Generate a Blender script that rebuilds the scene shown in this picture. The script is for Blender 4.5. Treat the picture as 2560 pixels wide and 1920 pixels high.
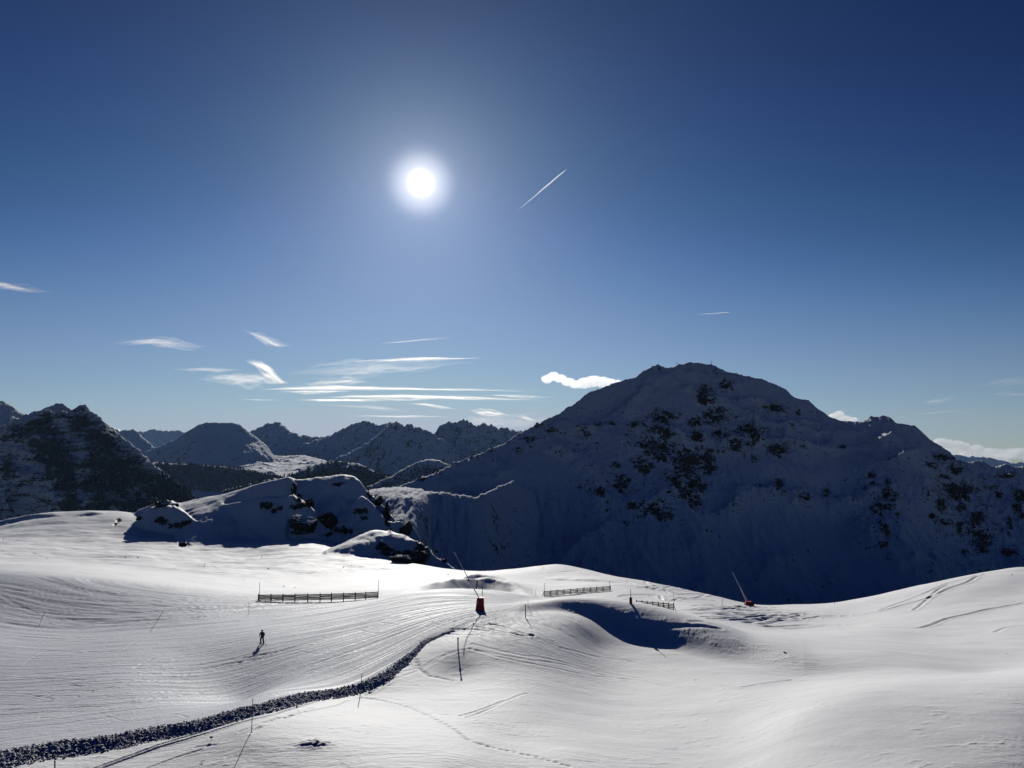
import bpy, math, random
import numpy as np
from mathutils import Vector, Matrix

random.seed(7)
rng = np.random.default_rng(7)
for _o in list(bpy.data.objects):
    bpy.data.objects.remove(_o)
SC = bpy.context.scene
COL = SC.collection

# ------------------------------------------------------------------ camera
F = 1775.0                       # focal length, in pixels of the 2560 px wide photograph
PITCH = math.atan(160.0 / F)
CP, SP = math.cos(PITCH), math.sin(PITCH)
cam = bpy.data.cameras.new('camera')
cam.sensor_width = 36.0
cam.lens = 36.0 * F / 2560.0
cam.clip_start = 0.5
cam.clip_end = 400000.0
camo = bpy.data.objects.new('camera', cam)
COL.objects.link(camo)
camo.location = (0, 0, 0)
camo.rotation_euler = (math.pi / 2 + PITCH, 0, 0)
SC.camera = camo

# ------------------------------------------------------------------ sun and sky
SUN_EL = math.radians(20.8)
SUN_AZ = math.radians(7.54)      # to the west of straight ahead
SUND = Vector((-math.sin(SUN_AZ) * math.cos(SUN_EL), math.cos(SUN_AZ) * math.cos(SUN_EL), math.sin(SUN_EL)))
sun = bpy.data.lights.new('sun', 'SUN')
sun.energy = 3.9
sun.angle = math.radians(0.5)
sun.color = (1.0, 0.965, 0.90)
suno = bpy.data.objects.new('sun', sun)
COL.objects.link(suno)
suno.rotation_euler = SUND.to_track_quat('Z', 'Y').to_euler()

SKY_STRENGTH = 0.085
SKY_CURVE = (
    ((.09, .006), (.16, .033), (.235, .098), (.30, .155), (.45, .235), (.6, .30), (.9, .38), (1, .38)),
    ((.17, .023), (.28, .088), (.40, .192), (.5, .262), (.65, .345), (.84, .42), (.95, .43), (1, .43)),
    ((.33, .100), (.4, .150), (.5, .225), (.6, .335), (.65, .375), (.75, .44), (.85, .49), (.97, .51), (1, .51)))
world = bpy.data.worlds.new('World')
SC.world = world
world.use_nodes = True
nt = world.node_tree
nt.nodes.clear()


def N(t, kind, **kw):
    n = t.nodes.new(kind)
    for k, v in kw.items():
        if k.startswith('i_'):
            n.inputs[int(k[2:]) if k[2:].isdigit() else k[2:].replace('_', ' ')].default_value = v
        else:
            setattr(n, k, v)
    return n


def L(t, a, b):
    t.links.new(a, b)


def math_node(t, op, a, b=None, c=None, clamp=False):
    n = t.nodes.new('ShaderNodeMath')
    n.operation = op
    n.use_clamp = clamp
    for i, x in enumerate((a, b, c)):
        if x is None:
            continue
        if isinstance(x, (int, float)):
            n.inputs[i].default_value = x
        else:
            t.links.new(x, n.inputs[i])
    return n.outputs[0]


sky = N(nt, 'ShaderNodeTexSky', sky_type='NISHITA', sun_disc=False)
sky.sun_elevation = SUN_EL
sky.sun_rotation = -SUN_AZ
sky.altitude = 2500.0
sky.air_density = 1.0
sky.dust_density = 0.3
sky.ozone_density = 2.5
bg = N(nt, 'ShaderNodeBackground')
bg.inputs['Strength'].default_value = SKY_STRENGTH
# the air's contrast: one response curve over the whole sky
pre = N(nt, 'ShaderNodeVectorMath', operation='SCALE')
pre.inputs['Scale'].default_value = SKY_STRENGTH
L(nt, sky.outputs[0], pre.inputs[0])
skg = N(nt, 'ShaderNodeRGBCurve')
for k, pnts in enumerate(SKY_CURVE):
    cv = skg.mapping.curves[k]
    cv.points[0].location = (0, 0)
    cv.points[1].location = (1, pnts[-1][1])
    for p_ in pnts[:-1]:
        cv.points.new(*p_)
skg.mapping.update()
L(nt, pre.outputs[0], skg.inputs['Color'])
sks = N(nt, 'ShaderNodeVectorMath', operation='SCALE')
sks.inputs['Scale'].default_value = 1.0 / SKY_STRENGTH
L(nt, skg.outputs[0], sks.inputs[0])
# the sun's disc and the bright air round it
geo = N(nt, 'ShaderNodeTexCoord')
dot = N(nt, 'ShaderNodeVectorMath', operation='DOT_PRODUCT')
nrm = N(nt, 'ShaderNodeVectorMath', operation='NORMALIZE')
L(nt, geo.outputs['Generated'], nrm.inputs[0])
L(nt, nrm.outputs[0], dot.inputs[0])
dot.inputs[1].default_value = SUND
ang = math_node(nt, 'ARCCOSINE', math_node(nt, 'MINIMUM', dot.outputs['Value'], 0.9999999))
core = math_node(nt, 'EXPONENT', math_node(nt, 'MULTIPLY', math_node(nt, 'POWER', math_node(nt, 'DIVIDE', ang, math.radians(0.72)), 2.5), -1.0))
halo = math_node(nt, 'EXPONENT', math_node(nt, 'MULTIPLY', math_node(nt, 'POWER', math_node(nt, 'DIVIDE', ang, math.radians(2.1)), 3.6), -1.0))
mid_ = math_node(nt, 'EXPONENT', math_node(nt, 'MULTIPLY', math_node(nt, 'DIVIDE', ang, math.radians(3.6)), -1.0))
wide = math_node(nt, 'EXPONENT', math_node(nt, 'MULTIPLY', math_node(nt, 'DIVIDE', ang, math.radians(13.0)), -1.0))


def scaled(val, col):
    n = N(nt, 'ShaderNodeVectorMath', operation='SCALE')
    n.inputs[0].default_value = col
    L(nt, val, n.inputs['Scale'])
    return n.outputs[0]


def vadd(a, b):
    n = N(nt, 'ShaderNodeVectorMath', operation='ADD')
    L(nt, a, n.inputs[0])
    L(nt, b, n.inputs[1])
    return n.outputs[0]


G = 1.0 / SKY_STRENGTH
glow = vadd(vadd(scaled(core, (2.6 * G, 2.5 * G, 2.35 * G)), vadd(scaled(halo, (0.50 * G, 0.47 * G, 0.46 * G)), scaled(mid_, (0.24 * G, 0.25 * G, 0.28 * G)))),
            scaled(wide, (0.075 * G, 0.114 * G, 0.108 * G)))
# the clear air scatters forward: the sky is brighter on the sun's side and deeper away from it
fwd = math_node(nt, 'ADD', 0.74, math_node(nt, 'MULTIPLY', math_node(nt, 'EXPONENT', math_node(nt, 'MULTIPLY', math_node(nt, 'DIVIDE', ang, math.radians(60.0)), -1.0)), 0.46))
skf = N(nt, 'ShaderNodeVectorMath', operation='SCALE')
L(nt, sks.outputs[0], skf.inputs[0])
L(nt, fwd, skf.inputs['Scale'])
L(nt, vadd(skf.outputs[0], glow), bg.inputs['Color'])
wo = N(nt, 'ShaderNodeOutputWorld')
L(nt, bg.outputs[0], wo.inputs['Surface'])

SC.view_settings.view_transform = 'Standard'
SC.view_settings.look = 'None'
SC.view_settings.exposure = 0.0
SC.view_settings.gamma = 1.0
SC.view_settings.use_curve_mapping = False
SC.render.engine = 'CYCLES'
SC.cycles.use_denoising = True
SC.cycles.max_bounces = 6
SC.cycles.diffuse_bounces = 0
SC.cycles.volume_bounces = 2
SC.cycles.transparent_max_bounces = 24


# ------------------------------------------------------------------ mapping helpers
def ray(u, v):
    """camera ray through photograph pixel (u, v): x and z per metre of depth"""
    a = (u - 1280.0) / F
    b = (960.0 - v) / F
    fw = CP - b * SP
    return a / fw, (SP + b * CP) / fw


def at(u, v, Y):
    q, s = ray(u, v)
    return Vector((q * Y, Y, s * Y))


def to_px(X, Y, Z):
    fw = Y * CP + Z * SP
    up = -Y * SP + Z * CP
    return 1280.0 + F * X / fw, 960.0 - F * up / fw


# ------------------------------------------------------------------ noise
_perm = np.random.default_rng(11).permutation(256).astype(np.int32)
_perm = np.concatenate([_perm, _perm])
_ga = np.random.default_rng(12).uniform(0, 2 * np.pi, 256)
_gx, _gy = np.cos(_ga).astype(np.float32), np.sin(_ga).astype(np.float32)


def noise(x, y):
    x = np.asarray(x, np.float32)
    y = np.asarray(y, np.float32)
    xi = np.floor(x).astype(np.int32)
    yi = np.floor(y).astype(np.int32)
    xf = x - xi
    yf = y - yi
    xi &= 255
    yi &= 255

    def g(ix, iy, dx, dy):
        h = _perm[_perm[ix & 255] + (iy & 255)]
        return _gx[h] * dx + _gy[h] * dy
    uu = xf * xf * xf * (xf * (xf * 6 - 15) + 10)
    vv = yf * yf * yf * (yf * (yf * 6 - 15) + 10)
    a = g(xi, yi, xf, yf)
    b = g(xi + 1, yi, xf - 1, yf)
    c = g(xi, yi + 1, xf, yf - 1)
    d = g(xi + 1, yi + 1, xf - 1, yf - 1)
    return ((a + (b - a) * uu) * (1 - vv) + (c + (d - c) * uu) * vv) * 1.5


def fbm(x, y, octs=4, gain=0.5, lac=2.03):
    s = 0.0
    a = 1.0
    t = 0.0
    for i in range(octs):
        s = s + a * noise(x + 17.3 * i, y - 9.1 * i)
        t += a
        a *= gain
        x = x * lac
        y = y * lac
    return s / t


def ridged(x, y, octs=5, gain=0.55, lac=2.07):
    s = 0.0
    a = 1.0
    t = 0.0
    w = 1.0
    for i in range(octs):
        n = 1.0 - np.abs(noise(x + 31.7 * i, y + 5.3 * i)) * 1.6
        n = n * n * w
        w = np.clip(n * 1.6, 0, 1)
        s = s + a * n
        t += a
        a *= gain
        x = x * lac
        y = y * lac
    return s / t


def sstep(a, b, x):
    t = np.clip((x - a) / (b - a), 0, 1)
    return t * t * (3 - 2 * t)


def smax(a, b, k):
    h = np.clip(0.5 + 0.5 * (a - b) / k, 0, 1)
    return b * (1 - h) + a * h + k * h * (1 - h)


# ------------------------------------------------------------------ materials
def new_mat(name):
    m = bpy.data.materials.new(name)
    m.use_nodes = True
    t = m.node_tree
    for n in list(t.nodes):
        t.nodes.remove(n)
    out = t.nodes.new('ShaderNodeOutputMaterial')
    p = t.nodes.new('ShaderNodeBsdfPrincipled')
    t.links.new(p.outputs[0], out.inputs['Surface'])
    return m, t, p, out


def simple(name, col, rough=0.6, metal=0.0, var=0.12, scale=6.0, bump=0.0):
    m, t, p, _ = new_mat(name)
    tc = N(t, 'ShaderNodeTexCoord')
    nz = N(t, 'ShaderNodeTexNoise')
    nz.inputs['Scale'].default_value = scale
    nz.inputs['Detail'].default_value = 4
    L(t, tc.outputs['Object'], nz.inputs['Vector'])
    mx = N(t, 'ShaderNodeMix', data_type='RGBA')
    L(t, nz.outputs['Fac'], mx.inputs['Factor'])
    mx.inputs[6].default_value = [c * (1 - var) for c in col] + [1]
    mx.inputs[7].default_value = [min(1, c * (1 + var)) for c in col] + [1]
    L(t, mx.outputs[2], p.inputs['Base Color'])
    p.inputs['Roughness'].default_value = rough
    p.inputs['Metallic'].default_value = metal
    if bump:
        b = N(t, 'ShaderNodeBump')
        b.inputs['Strength'].default_value = bump
        L(t, nz.outputs['Fac'], b.inputs['Height'])
        L(t, b.outputs[0], p.inputs['Normal'])
    return m


def wpos(t):
    return N(t, 'ShaderNodeNewGeometry').outputs['Position']


def noise_tex(t, vec, scale, detail=4, rough=0.55, dist=0.0):
    n = N(t, 'ShaderNodeTexNoise')
    n.inputs['Scale'].default_value = scale
    n.inputs['Detail'].default_value = detail
    n.inputs['Roughness'].default_value = rough
    n.inputs['Distortion'].default_value = dist
    L(t, vec, n.inputs['Vector'])
    return n.outputs['Fac']


def attr(t, name):
    a = N(t, 'ShaderNodeAttribute')
    a.attribute_name = name
    return a


def snowfield_material():
    m, t, p, _ = new_mat('snow')
    pos = wpos(t)
    groom = attr(t, 'groom').outputs['Fac']
    flow = attr(t, 'flow').outputs['Vector']
    rock = attr(t, 'rock').outputs['Fac']
    # scraped and wind packed snow along the direction of the piste
    mp = N(t, 'ShaderNodeMapping')
    mp.inputs['Scale'].default_value = (0.05, 1.3, 1.0)
    L(t, flow, mp.inputs['Vector'])
    streak = noise_tex(t, mp.outputs[0], 1.0, 5, 0.65, 0.4)
    mp2 = N(t, 'ShaderNodeMapping')
    mp2.inputs['Scale'].default_value = (0.25, 5.0, 1.0)
    L(t, flow, mp2.inputs['Vector'])
    streak2 = noise_tex(t, mp2.outputs[0], 1.0, 3, 0.6, 0.2)
    grain = noise_tex(t, pos, 2.2, 6, 0.6)
    soft = noise_tex(t, pos, 0.35, 4, 0.5)
    hs = math_node(t, 'MULTIPLY', math_node(t, 'ADD', math_node(t, 'MULTIPLY', streak, 0.17), math_node(t, 'MULTIPLY', streak2, 0.09)), groom)
    mp3 = N(t, 'ShaderNodeMapping')
    mp3.inputs['Scale'].default_value = (0.55, 1.9, 1.0)
    mp3.inputs['Rotation'].default_value = (0, 0, 0.35)
    L(t, pos, mp3.inputs['Vector'])
    crust = noise_tex(t, mp3.outputs[0], 1.0, 6, 0.62, 0.8)
    crm = math_node(t, 'MULTIPLY', math_node(t, 'SUBTRACT', noise_tex(t, pos, 0.07, 2), 0.42), 5.0, clamp=True)
    hg = math_node(t, 'ADD', math_node(t, 'MULTIPLY', grain, math_node(t, 'ADD', 0.03, math_node(t, 'MULTIPLY', groom, 0.03))),
                   math_node(t, 'MULTIPLY', math_node(t, 'MULTIPLY', crust, crm), 0.11))
    h = math_node(t, 'ADD', hs, hg)
    bp = N(t, 'ShaderNodeBump')
    bp.inputs['Distance'].default_value = 1.0
    bp.inputs['Strength'].default_value = 1.0
    L(t, h, bp.inputs['Height'])
    L(t, bp.outputs[0], p.inputs['Normal'])
    # piste greyer than the untouched snow: its texture's self-shadow put into the colour
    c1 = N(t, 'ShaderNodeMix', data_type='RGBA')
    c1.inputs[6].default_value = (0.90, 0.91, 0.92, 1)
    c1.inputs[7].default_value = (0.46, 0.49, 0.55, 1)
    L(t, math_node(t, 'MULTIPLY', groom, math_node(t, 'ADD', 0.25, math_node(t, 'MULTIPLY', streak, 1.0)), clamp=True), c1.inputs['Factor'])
    # bare rock where the snow has blown off
    rn = noise_tex(t, pos, 0.42, 8, 0.75)
    rmask = math_node(t, 'MULTIPLY', math_node(t, 'SUBTRACT', math_node(t, 'ADD', rock, math_node(t, 'MULTIPLY', math_node(t, 'SUBTRACT', rn, 0.5), 2.4)), 0.50), 7.0, clamp=True)
    c2 = N(t, 'ShaderNodeMix', data_type='RGBA')
    L(t, rmask, c2.inputs['Factor'])
    L(t, c1.outputs[2], c2.inputs[6])
    rc = N(t, 'ShaderNodeMix', data_type='RGBA')
    rc.inputs[6].default_value = (0.05, 0.04, 0.032, 1)
    rc.inputs[7].default_value = (0.16, 0.13, 0.10, 1)
    L(t, rn, rc.inputs['Factor'])
    L(t, rc.outputs[2], c2.inputs[7])
    L(t, c2.outputs[2], p.inputs['Base Color'])
    ro = math_node(t, 'ADD', 0.66, math_node(t, 'MULTIPLY', math_node(t, 'MULTIPLY', math_node(t, 'SUBTRACT', 0.5, streak), 1.5), groom))
    L(t, ro, p.inputs['Roughness'])
    p.inputs['IOR'].default_value = 1.31
    p.inputs['Specular IOR Level'].default_value = 0.22
    return m


def mountain_material(name, scale, rock_dark, rock_light, bias, strata=0.0, bump=1.0, rk=1.25, ns=(2.2, 1.3)):
    """snow with bare rock: attribute 'rock' says where outcrops stand, steep faces shed their snow"""
    m, t, p, _ = new_mat(name)
    pos = wpos(t)
    rock = attr(t, 'rock').outputs['Fac']
    vec = pos
    if strata:
        mp = N(t, 'ShaderNodeMapping')
        mp.inputs['Rotation'].default_value = (0.0, 0.45, 0.0)
        mp.inputs['Scale'].default_value = (1.0, 1.0, strata)
        L(t, pos, mp.inputs['Vector'])
        vec = mp.outputs[0]
    n1 = noise_tex(t, vec, scale, 8, 0.68, 0.3)
    n2 = noise_tex(t, vec, scale * 4.7, 6, 0.65)
    geo_ = N(t, 'ShaderNodeNewGeometry')
    sx = N(t, 'ShaderNodeSeparateXYZ')
    L(t, geo_.outputs['Normal'], sx.inputs[0])
    steep = math_node(t, 'SUBTRACT', 0.80, sx.outputs['Z'])
    a = math_node(t, 'ADD', math_node(t, 'MULTIPLY', math_node(t, 'SUBTRACT', n1, 0.5), ns[0]), math_node(t, 'MULTIPLY', math_node(t, 'SUBTRACT', n2, 0.5), ns[1]))
    a = math_node(t, 'ADD', a, math_node(t, 'MULTIPLY', steep, 1.4))
    a = math_node(t, 'ADD', a, math_node(t, 'MULTIPLY', rock, rk))
    fac = math_node(t, 'MULTIPLY', math_node(t, 'SUBTRACT', a, bias), 9.0, clamp=True)
    rc = N(t, 'ShaderNodeMix', data_type='RGBA')
    rc.inputs[6].default_value = rock_dark + (1,)
    rc.inputs[7].default_value = rock_light + (1,)
    L(t, n2, rc.inputs['Factor'])
    c = N(t, 'ShaderNodeMix', data_type='RGBA')
    L(t, fac, c.inputs['Factor'])
    c.inputs[6].default_value = (0.80, 0.83, 0.87, 1)
    L(t, rc.outputs[2], c.inputs[7])
    L(t, c.outputs[2], p.inputs['Base Color'])
    p.inputs['Roughness'].default_value = 0.85
    p.inputs['Specular IOR Level'].default_value = 0.08
    p.inputs['IOR'].default_value = 1.31
    b = N(t, 'ShaderNodeBump')
    b.inputs['Strength'].default_value = 1.0
    b.inputs['Distance'].default_value = 1.0
    L(t, math_node(t, 'MULTIPLY', math_node(t, 'ADD', n1, math_node(t, 'MULTIPLY', n2, 0.35)), bump), b.inputs['Height'])
    L(t, b.outputs[0], p.inputs['Normal'])
    return m


# ------------------------------------------------------------------ mesh helpers
def tag(o, label=None, cat=None, group=None, kind=None):
    if label:
        o['label'] = label
    if cat:
        o['category'] = cat
    if group:
        o['group'] = group
    if kind:
        o['kind'] = kind
    return o


def grid_object(name, X, Y, Z, mat, attrs=None, smooth=True):
    nr, nc = X.shape
    me = bpy.data.meshes.new(name)
    co = np.stack([X, Y, Z], -1).reshape(-1, 3).astype(np.float32)
    me.vertices.add(len(co))
    me.vertices.foreach_set('co', co.ravel())
    idx = np.arange(nr * nc, dtype=np.int32).reshape(nr, nc)
    q = np.stack([idx[:-1, :-1], idx[:-1, 1:], idx[1:, 1:], idx[1:, :-1]], -1).reshape(-1, 4)
    me.loops.add(q.size)
    me.loops.foreach_set('vertex_index', q.ravel())
    me.polygons.add(len(q))
    me.polygons.foreach_set('loop_start', np.arange(0, q.size, 4, dtype=np.int32))
    me.polygons.foreach_set('use_smooth', np.full(len(q), smooth))
    for k, arr in (attrs or {}).items():
        if arr.ndim == 2:
            at_ = me.attributes.new(k, 'FLOAT', 'POINT')
            at_.data.foreach_set('value', arr.astype(np.float32).ravel())
        else:
            at_ = me.attributes.new(k, 'FLOAT_VECTOR', 'POINT')
            at_.data.foreach_set('vector', arr.astype(np.float32).ravel())
    me.update()
    me.validate()
    me.materials.append(mat)
    o = bpy.data.objects.new(name, me)
    COL.objects.link(o)
    return o


class MB:
    """collects simple shapes and links them as one mesh object"""

    def __init__(self):
        self.v = []
        self.f = []

    def add(self, vs, fs):
        n = len(self.v)
        self.v += [tuple(p) for p in vs]
        self.f += [tuple(i + n for i in f) for f in fs]

    def box(self, c, size, rot=None):
        M = rot if rot is not None else Matrix.Identity(3)
        hx, hy, hz = [s / 2 for s in size]
        vs = [Vector(c) + M @ Vector((sx * hx, sy * hy, sz * hz)) for sx in (-1, 1) for sy in (-1, 1) for sz in (-1, 1)]
        self.add(vs, [(0, 1, 3, 2), (4, 6, 7, 5), (0, 4, 5, 1), (2, 3, 7, 6), (0, 2, 6, 4), (1, 5, 7, 3)])

    def bar(self, a, b, w, h):
        """box-section bar from a to b, w across and h high"""
        a, b = Vector(a), Vector(b)
        d = (b - a).normalized()
        up = Vector((0, 0, 1)) if abs(d.z) < 0.9 else Vector((0, 1, 0))
        s = d.cross(up).normalized()
        n = s.cross(d).normalized()
        vs = [p + s * (w / 2 * i) + n * (h / 2 * j) for p in (a, b) for (i, j) in ((-1, -1), (1, -1), (1, 1), (-1, 1))]
        self.add(vs, [(3, 2, 1, 0), (4, 5, 6, 7), (0, 1, 5, 4), (1, 2, 6, 5), (2, 3, 7, 6), (3, 0, 4, 7)])

    def tube(self, pts, radii, seg=8):
        pts = [Vector(p) for p in pts]
        n0 = len(self.v)
        for i, p in enumerate(pts):
            d = (pts[min(i + 1, len(pts) - 1)] - pts[max(i - 1, 0)]).normalized()
            up = Vector((0, 0, 1)) if abs(d.z) < 0.9 else Vector((0, 1, 0))
            s = d.cross(up).normalized()
            n = s.cross(d).normalized()
            for k in range(seg):
                a = 2 * math.pi * k / seg
                self.v.append(tuple(p + (s * math.cos(a) + n * math.sin(a)) * radii[i]))
        for i in range(len(pts) - 1):
            for k in range(seg):
                a = n0 + i * seg + k
                b = n0 + i * seg + (k + 1) % seg
                self.f.append((a, b, b + seg, a + seg))
        self.f.append(tuple(n0 + k for k in range(seg - 1, -1, -1)))
        m = n0 + (len(pts) - 1) * seg
        self.f.append(tuple(m + k for k in range(seg)))

    def build(self, name, mat, parent=None, smooth=False, origin=None):
        me = bpy.data.meshes.new(name)
        off = Vector(origin) if origin is not None else Vector((0, 0, 0))
        me.from_pydata([tuple(Vector(p) - off) for p in self.v], [], self.f)
        me.update()
        if smooth:
            me.polygons.foreach_set('use_smooth', [True] * len(me.polygons))
        me.materials.append(mat)
        o = bpy.data.objects.new(name, me)
        COL.objects.link(o)
        if parent is not None:
            o.parent = parent
        o.location = off
        return o


def empty(name, loc, label, cat, group=None):
    o = bpy.data.objects.new(name, None)
    o.empty_display_size = 0.3
    COL.objects.link(o)
    o.location = loc
    return tag(o, label, cat, group)


# ================================================================== NEAR SNOWFIELD
# control points: photograph column, row, and the depth in metres at which that ground lies
CTRL = [
    # u, v, Y
    (0, 2150, 42), (640, 2100, 42), (1280, 2080, 42), (1920, 2080, 42), (2560, 2080, 42),
    (-500, 1900, 56), (-500, 1700, 80), (-500, 1500, 140), (-500, 1400, 250), (-500, 1340, 420),
    (0, 1900, 56), (0, 1800, 66), (0, 1700, 80), (0, 1610, 100), (0, 1545, 124), (0, 1490, 136), (0, 1440, 150), (0, 1405, 210), (0, 1375, 280), (0, 1340, 370), (0, 1312, 425),
    (150, 1545, 125), (150, 1490, 137), (150, 1445, 150), (150, 1400, 240),
    (320, 1900, 56), (320, 1800, 66), (320, 1700, 80), (320, 1610, 98), (320, 1555, 120), (320, 1510, 133), (320, 1470, 146), (320, 1420, 215), (320, 1385, 285), (300, 1340, 380), (300, 1278, 452),
    (150, 1330, 380), (150, 1280, 440), (80, 1292, 432), (230, 1279, 450),
    (640, 1905, 53), (629, 1830, 57.5), (640, 1740, 74), (655, 1608, 97), (640, 1545, 122), (640, 1503, 145), (640, 1460, 190), (640, 1420, 250), (640, 1392, 310), (560, 1376, 340), (480, 1366, 352),
    (900, 1900, 52), (900, 1800, 63), (900, 1742, 73), (900, 1660, 83), (900, 1580, 99), (900, 1530, 118), (930, 1499, 147), (900, 1462, 190), (900, 1425, 245), (850, 1388, 300), (850, 1376, 330),
    (1145, 1900, 52), (1149, 1800, 64), (1149, 1740, 73), (1149, 1690, 79.5), (1145, 1622, 85), (1150, 1580, 91), (1200, 1527, 105), (1180, 1500, 118), (1180, 1476, 128), (1180, 1469, 175), (1180, 1452, 205), (1180, 1426, 262), (1050, 1412, 280), (1050, 1440, 225), (1040, 1470, 170), (1020, 1482, 140),
    (1320, 1545, 102), (1336, 1590, 92), (1300, 1650, 84), (1300, 1750, 71), (1300, 1850, 60),
    (1330, 1505, 150), (1360, 1492, 178), (1440, 1484, 190), (1530, 1474, 202), (1400, 1440, 245), (1400, 1411, 275), (1470, 1424, 268), (1550, 1443, 258), (1650, 1463, 250), (1650, 1490, 200), (1640, 1512, 172), (1800, 1492, 240), (1800, 1530, 165), (1873, 1514, 222),
    (1450, 1560, 103), (1500, 1620, 98.5), (1650, 1622, 100), (1500, 1700, 85), (1650, 1700, 86), (1500, 1800, 69), (1650, 1800, 70), (1650, 1900, 58), (1400, 1900, 55),
    (1750, 1635, 97), (1850, 1700, 83), (1850, 1745, 74), (1850, 1800, 67), (1850, 1900, 57),
    (1900, 1514, 232), (1980, 1512, 238), (1950, 1535, 190), (1950, 1570, 150), (1950, 1610, 108), (2050, 1650, 95), (2000, 1700, 83), (1900, 1680, 87),
    (2070, 1510, 238), (2100, 1545, 185), (2150, 1496, 234), (2200, 1575, 140), (2200, 1630, 101), (2200, 1690, 82), (2150, 1742, 64), (2300, 1734, 64), (2450, 1725, 65), (2560, 1719, 66),
    (2300, 1463, 226), (2300, 1510, 185), (2300, 1550, 158), (2300, 1600, 125), (2300, 1660, 93), (2420, 1438, 220), (2450, 1500, 180), (2450, 1550, 150), (2450, 1620, 112), (2450, 1680, 90),
    (2560, 1418, 218), (2560, 1470, 190), (2560, 1540, 148), (2560, 1600, 118), (2560, 1670, 92),
    (3000, 1400, 215), (3000, 1500, 160), (3000, 1620, 115), (3000, 1720, 68), (3000, 1900, 55),
    (2000, 1800, 61), (2200, 1800, 58), (2400, 1800, 57), (2560, 1800, 57), (2200, 1900, 51.5), (2560, 1900, 50.5),
]
pts = []
for (u, v, Y) in CTRL:
    q, s = ray(u, v)
    pts.append((q, math.log(Y), s))
# beyond the crests the ground falls into the valley, near the camera it climbs to the terrace
for (u, Y, z) in [(-500, 520, -75), (0, 520, -85), (300, 540, -80), (0, 680, -170), (640, 420, -48), (640, 560, -80), (640, 680, -150), (900, 400, -56), (900, 520, -90), (900, 680, -160), (1180, 320, -62), (1180, 400, -95), (1180, 680, -180),
                  (1400, 330, -62), (1400, 400, -90), (1650, 310, -72), (1650, 400, -105), (1900, 280, -66), (1900, 400, -105), (2150, 280, -64), (2150, 400, -105), (2400, 260, -50), (2400, 400, -100), (2700, 260, -50), (2700, 400, -95), (1650, 680, -190), (2200, 680, -180), (3000, 680, -170),
                  (640, 75, -75 * 0.345), ]:
    q, s = ray(u, 1300)
    pts.append((q, math.log(Y), z / Y))
for u in (-500, 400, 1280, 2100, 3000):
    for (Y, z) in ((8, -4.3), (20, -10.5), (32, -16.2)):
        q, s = ray(u, 1300)
        pts.append((q, math.log(Y), z / Y))
pts = np.array(pts)
KQ = 1.7
P = np.stack([pts[:, 0] * KQ, pts[:, 1]], -1)


def tps(r2):
    return 0.5 * r2 * np.log(r2 + 1e-9)


d2 = ((P[:, None] - P[None]) ** 2).sum(-1)
n_ = len(P)
A = np.zeros((n_ + 3, n_ + 3))
A[:n_, :n_] = tps(d2) + np.eye(n_) * 0.0004
A[:n_, n_] = 1
A[:n_, n_ + 1:] = P
A[n_, :n_] = 1
A[n_ + 1:, :n_] = P.T
W = np.linalg.solve(A, np.concatenate([pts[:, 2], np.zeros(3)]))


def base_s(q, lnY):
    sh = q.shape
    x = (q * KQ).ravel().astype(np.float32)
    y = lnY.ravel().astype(np.float32)
    out = (W[n_] + W[n_ + 1] * x + W[n_ + 2] * y).astype(np.float32)
    Pf = P.astype(np.float32)
    for i in range(n_):
        r2 = (x - Pf[i, 0]) ** 2 + (y - Pf[i, 1]) ** 2
        out += np.float32(W[i] * 0.5) * r2 * np.log(r2 + 1e-9)
    return out.reshape(sh)


NC = 1150
qs = np.concatenate([np.linspace(-1.25, -0.76, 30)[:-1], np.linspace(-0.76, 0.76, NC), np.linspace(0.76, 1.25, 30)[1:]])
Ys = np.concatenate([np.linspace(6, 44, 34)[:-1],
                     1.0 / np.linspace(1 / 44.0, 1 / 150.0, 500)[:-1],
                     np.exp(np.linspace(math.log(150), math.log(465), 310))[:-1],
                     np.linspace(465, 700, 34)])
Qg, Yg = np.meshgrid(qs, Ys)
Xg = Qg * Yg
Zg = base_s(Qg, np.log(Yg)).astype(np.float64) * Yg


def smooth_interp(x, xp, fp, sm):
    """piecewise linear then lightly smoothed"""
    q = x[0]
    out = np.zeros_like(q)
    ks = np.linspace(-1.6, 1.6, 17)
    ws = np.exp(-ks ** 2)
    ws /= ws.sum()
    for k, wgt in zip(ks, ws):
        out += wgt * np.interp(q + k * sm, xp, fp)
    return np.broadcast_to(out, x.shape)


def ridge(Q, Y, crest, front, back, sm=0.004, fall=0.9, broad=None):
    """height of a ridge whose crest runs through (u, v, depth, shoulder) points"""
    c = []
    for (u, v, Yc, w) in crest:
        q, s = ray(u, v)
        c.append((q, Yc, s * Yc, w))
    c = np.array(c)
    qc = c[:, 0]
    Yc = smooth_interp(Q, qc, c[:, 1], sm)
    zc = smooth_interp(Q, qc, c[:, 2], sm)
    w = smooth_interp(Q, qc, c[:, 3], sm)
    if broad:
        # the face is one even plane; where the skyline rises or dips the crest stands farther back or nearer on it
        Zb = smooth_interp(Q, qc, c[:, 2], broad)
        Yb = smooth_interp(Q, qc, c[:, 1], broad)
        sc = smooth_interp(Q, qc, c[:, 2] / c[:, 1], sm)
        Yc = (front * Yb - Zb) / (front - sc)
        zc = sc * Yc
    t = Yc - Y
    fr = front * (np.sqrt(np.maximum(t, 0) ** 2 + w * w) - w)
    bk = back * (np.sqrt(np.minimum(t, 0) ** 2 + (w * 0.5) ** 2) - w * 0.5)
    z = zc - np.where(t > 0, fr, bk)
    off = np.maximum(qc[0] - Q, 0) + np.maximum(Q - qc[-1], 0)
    return z - fall * off * Y, t


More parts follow.
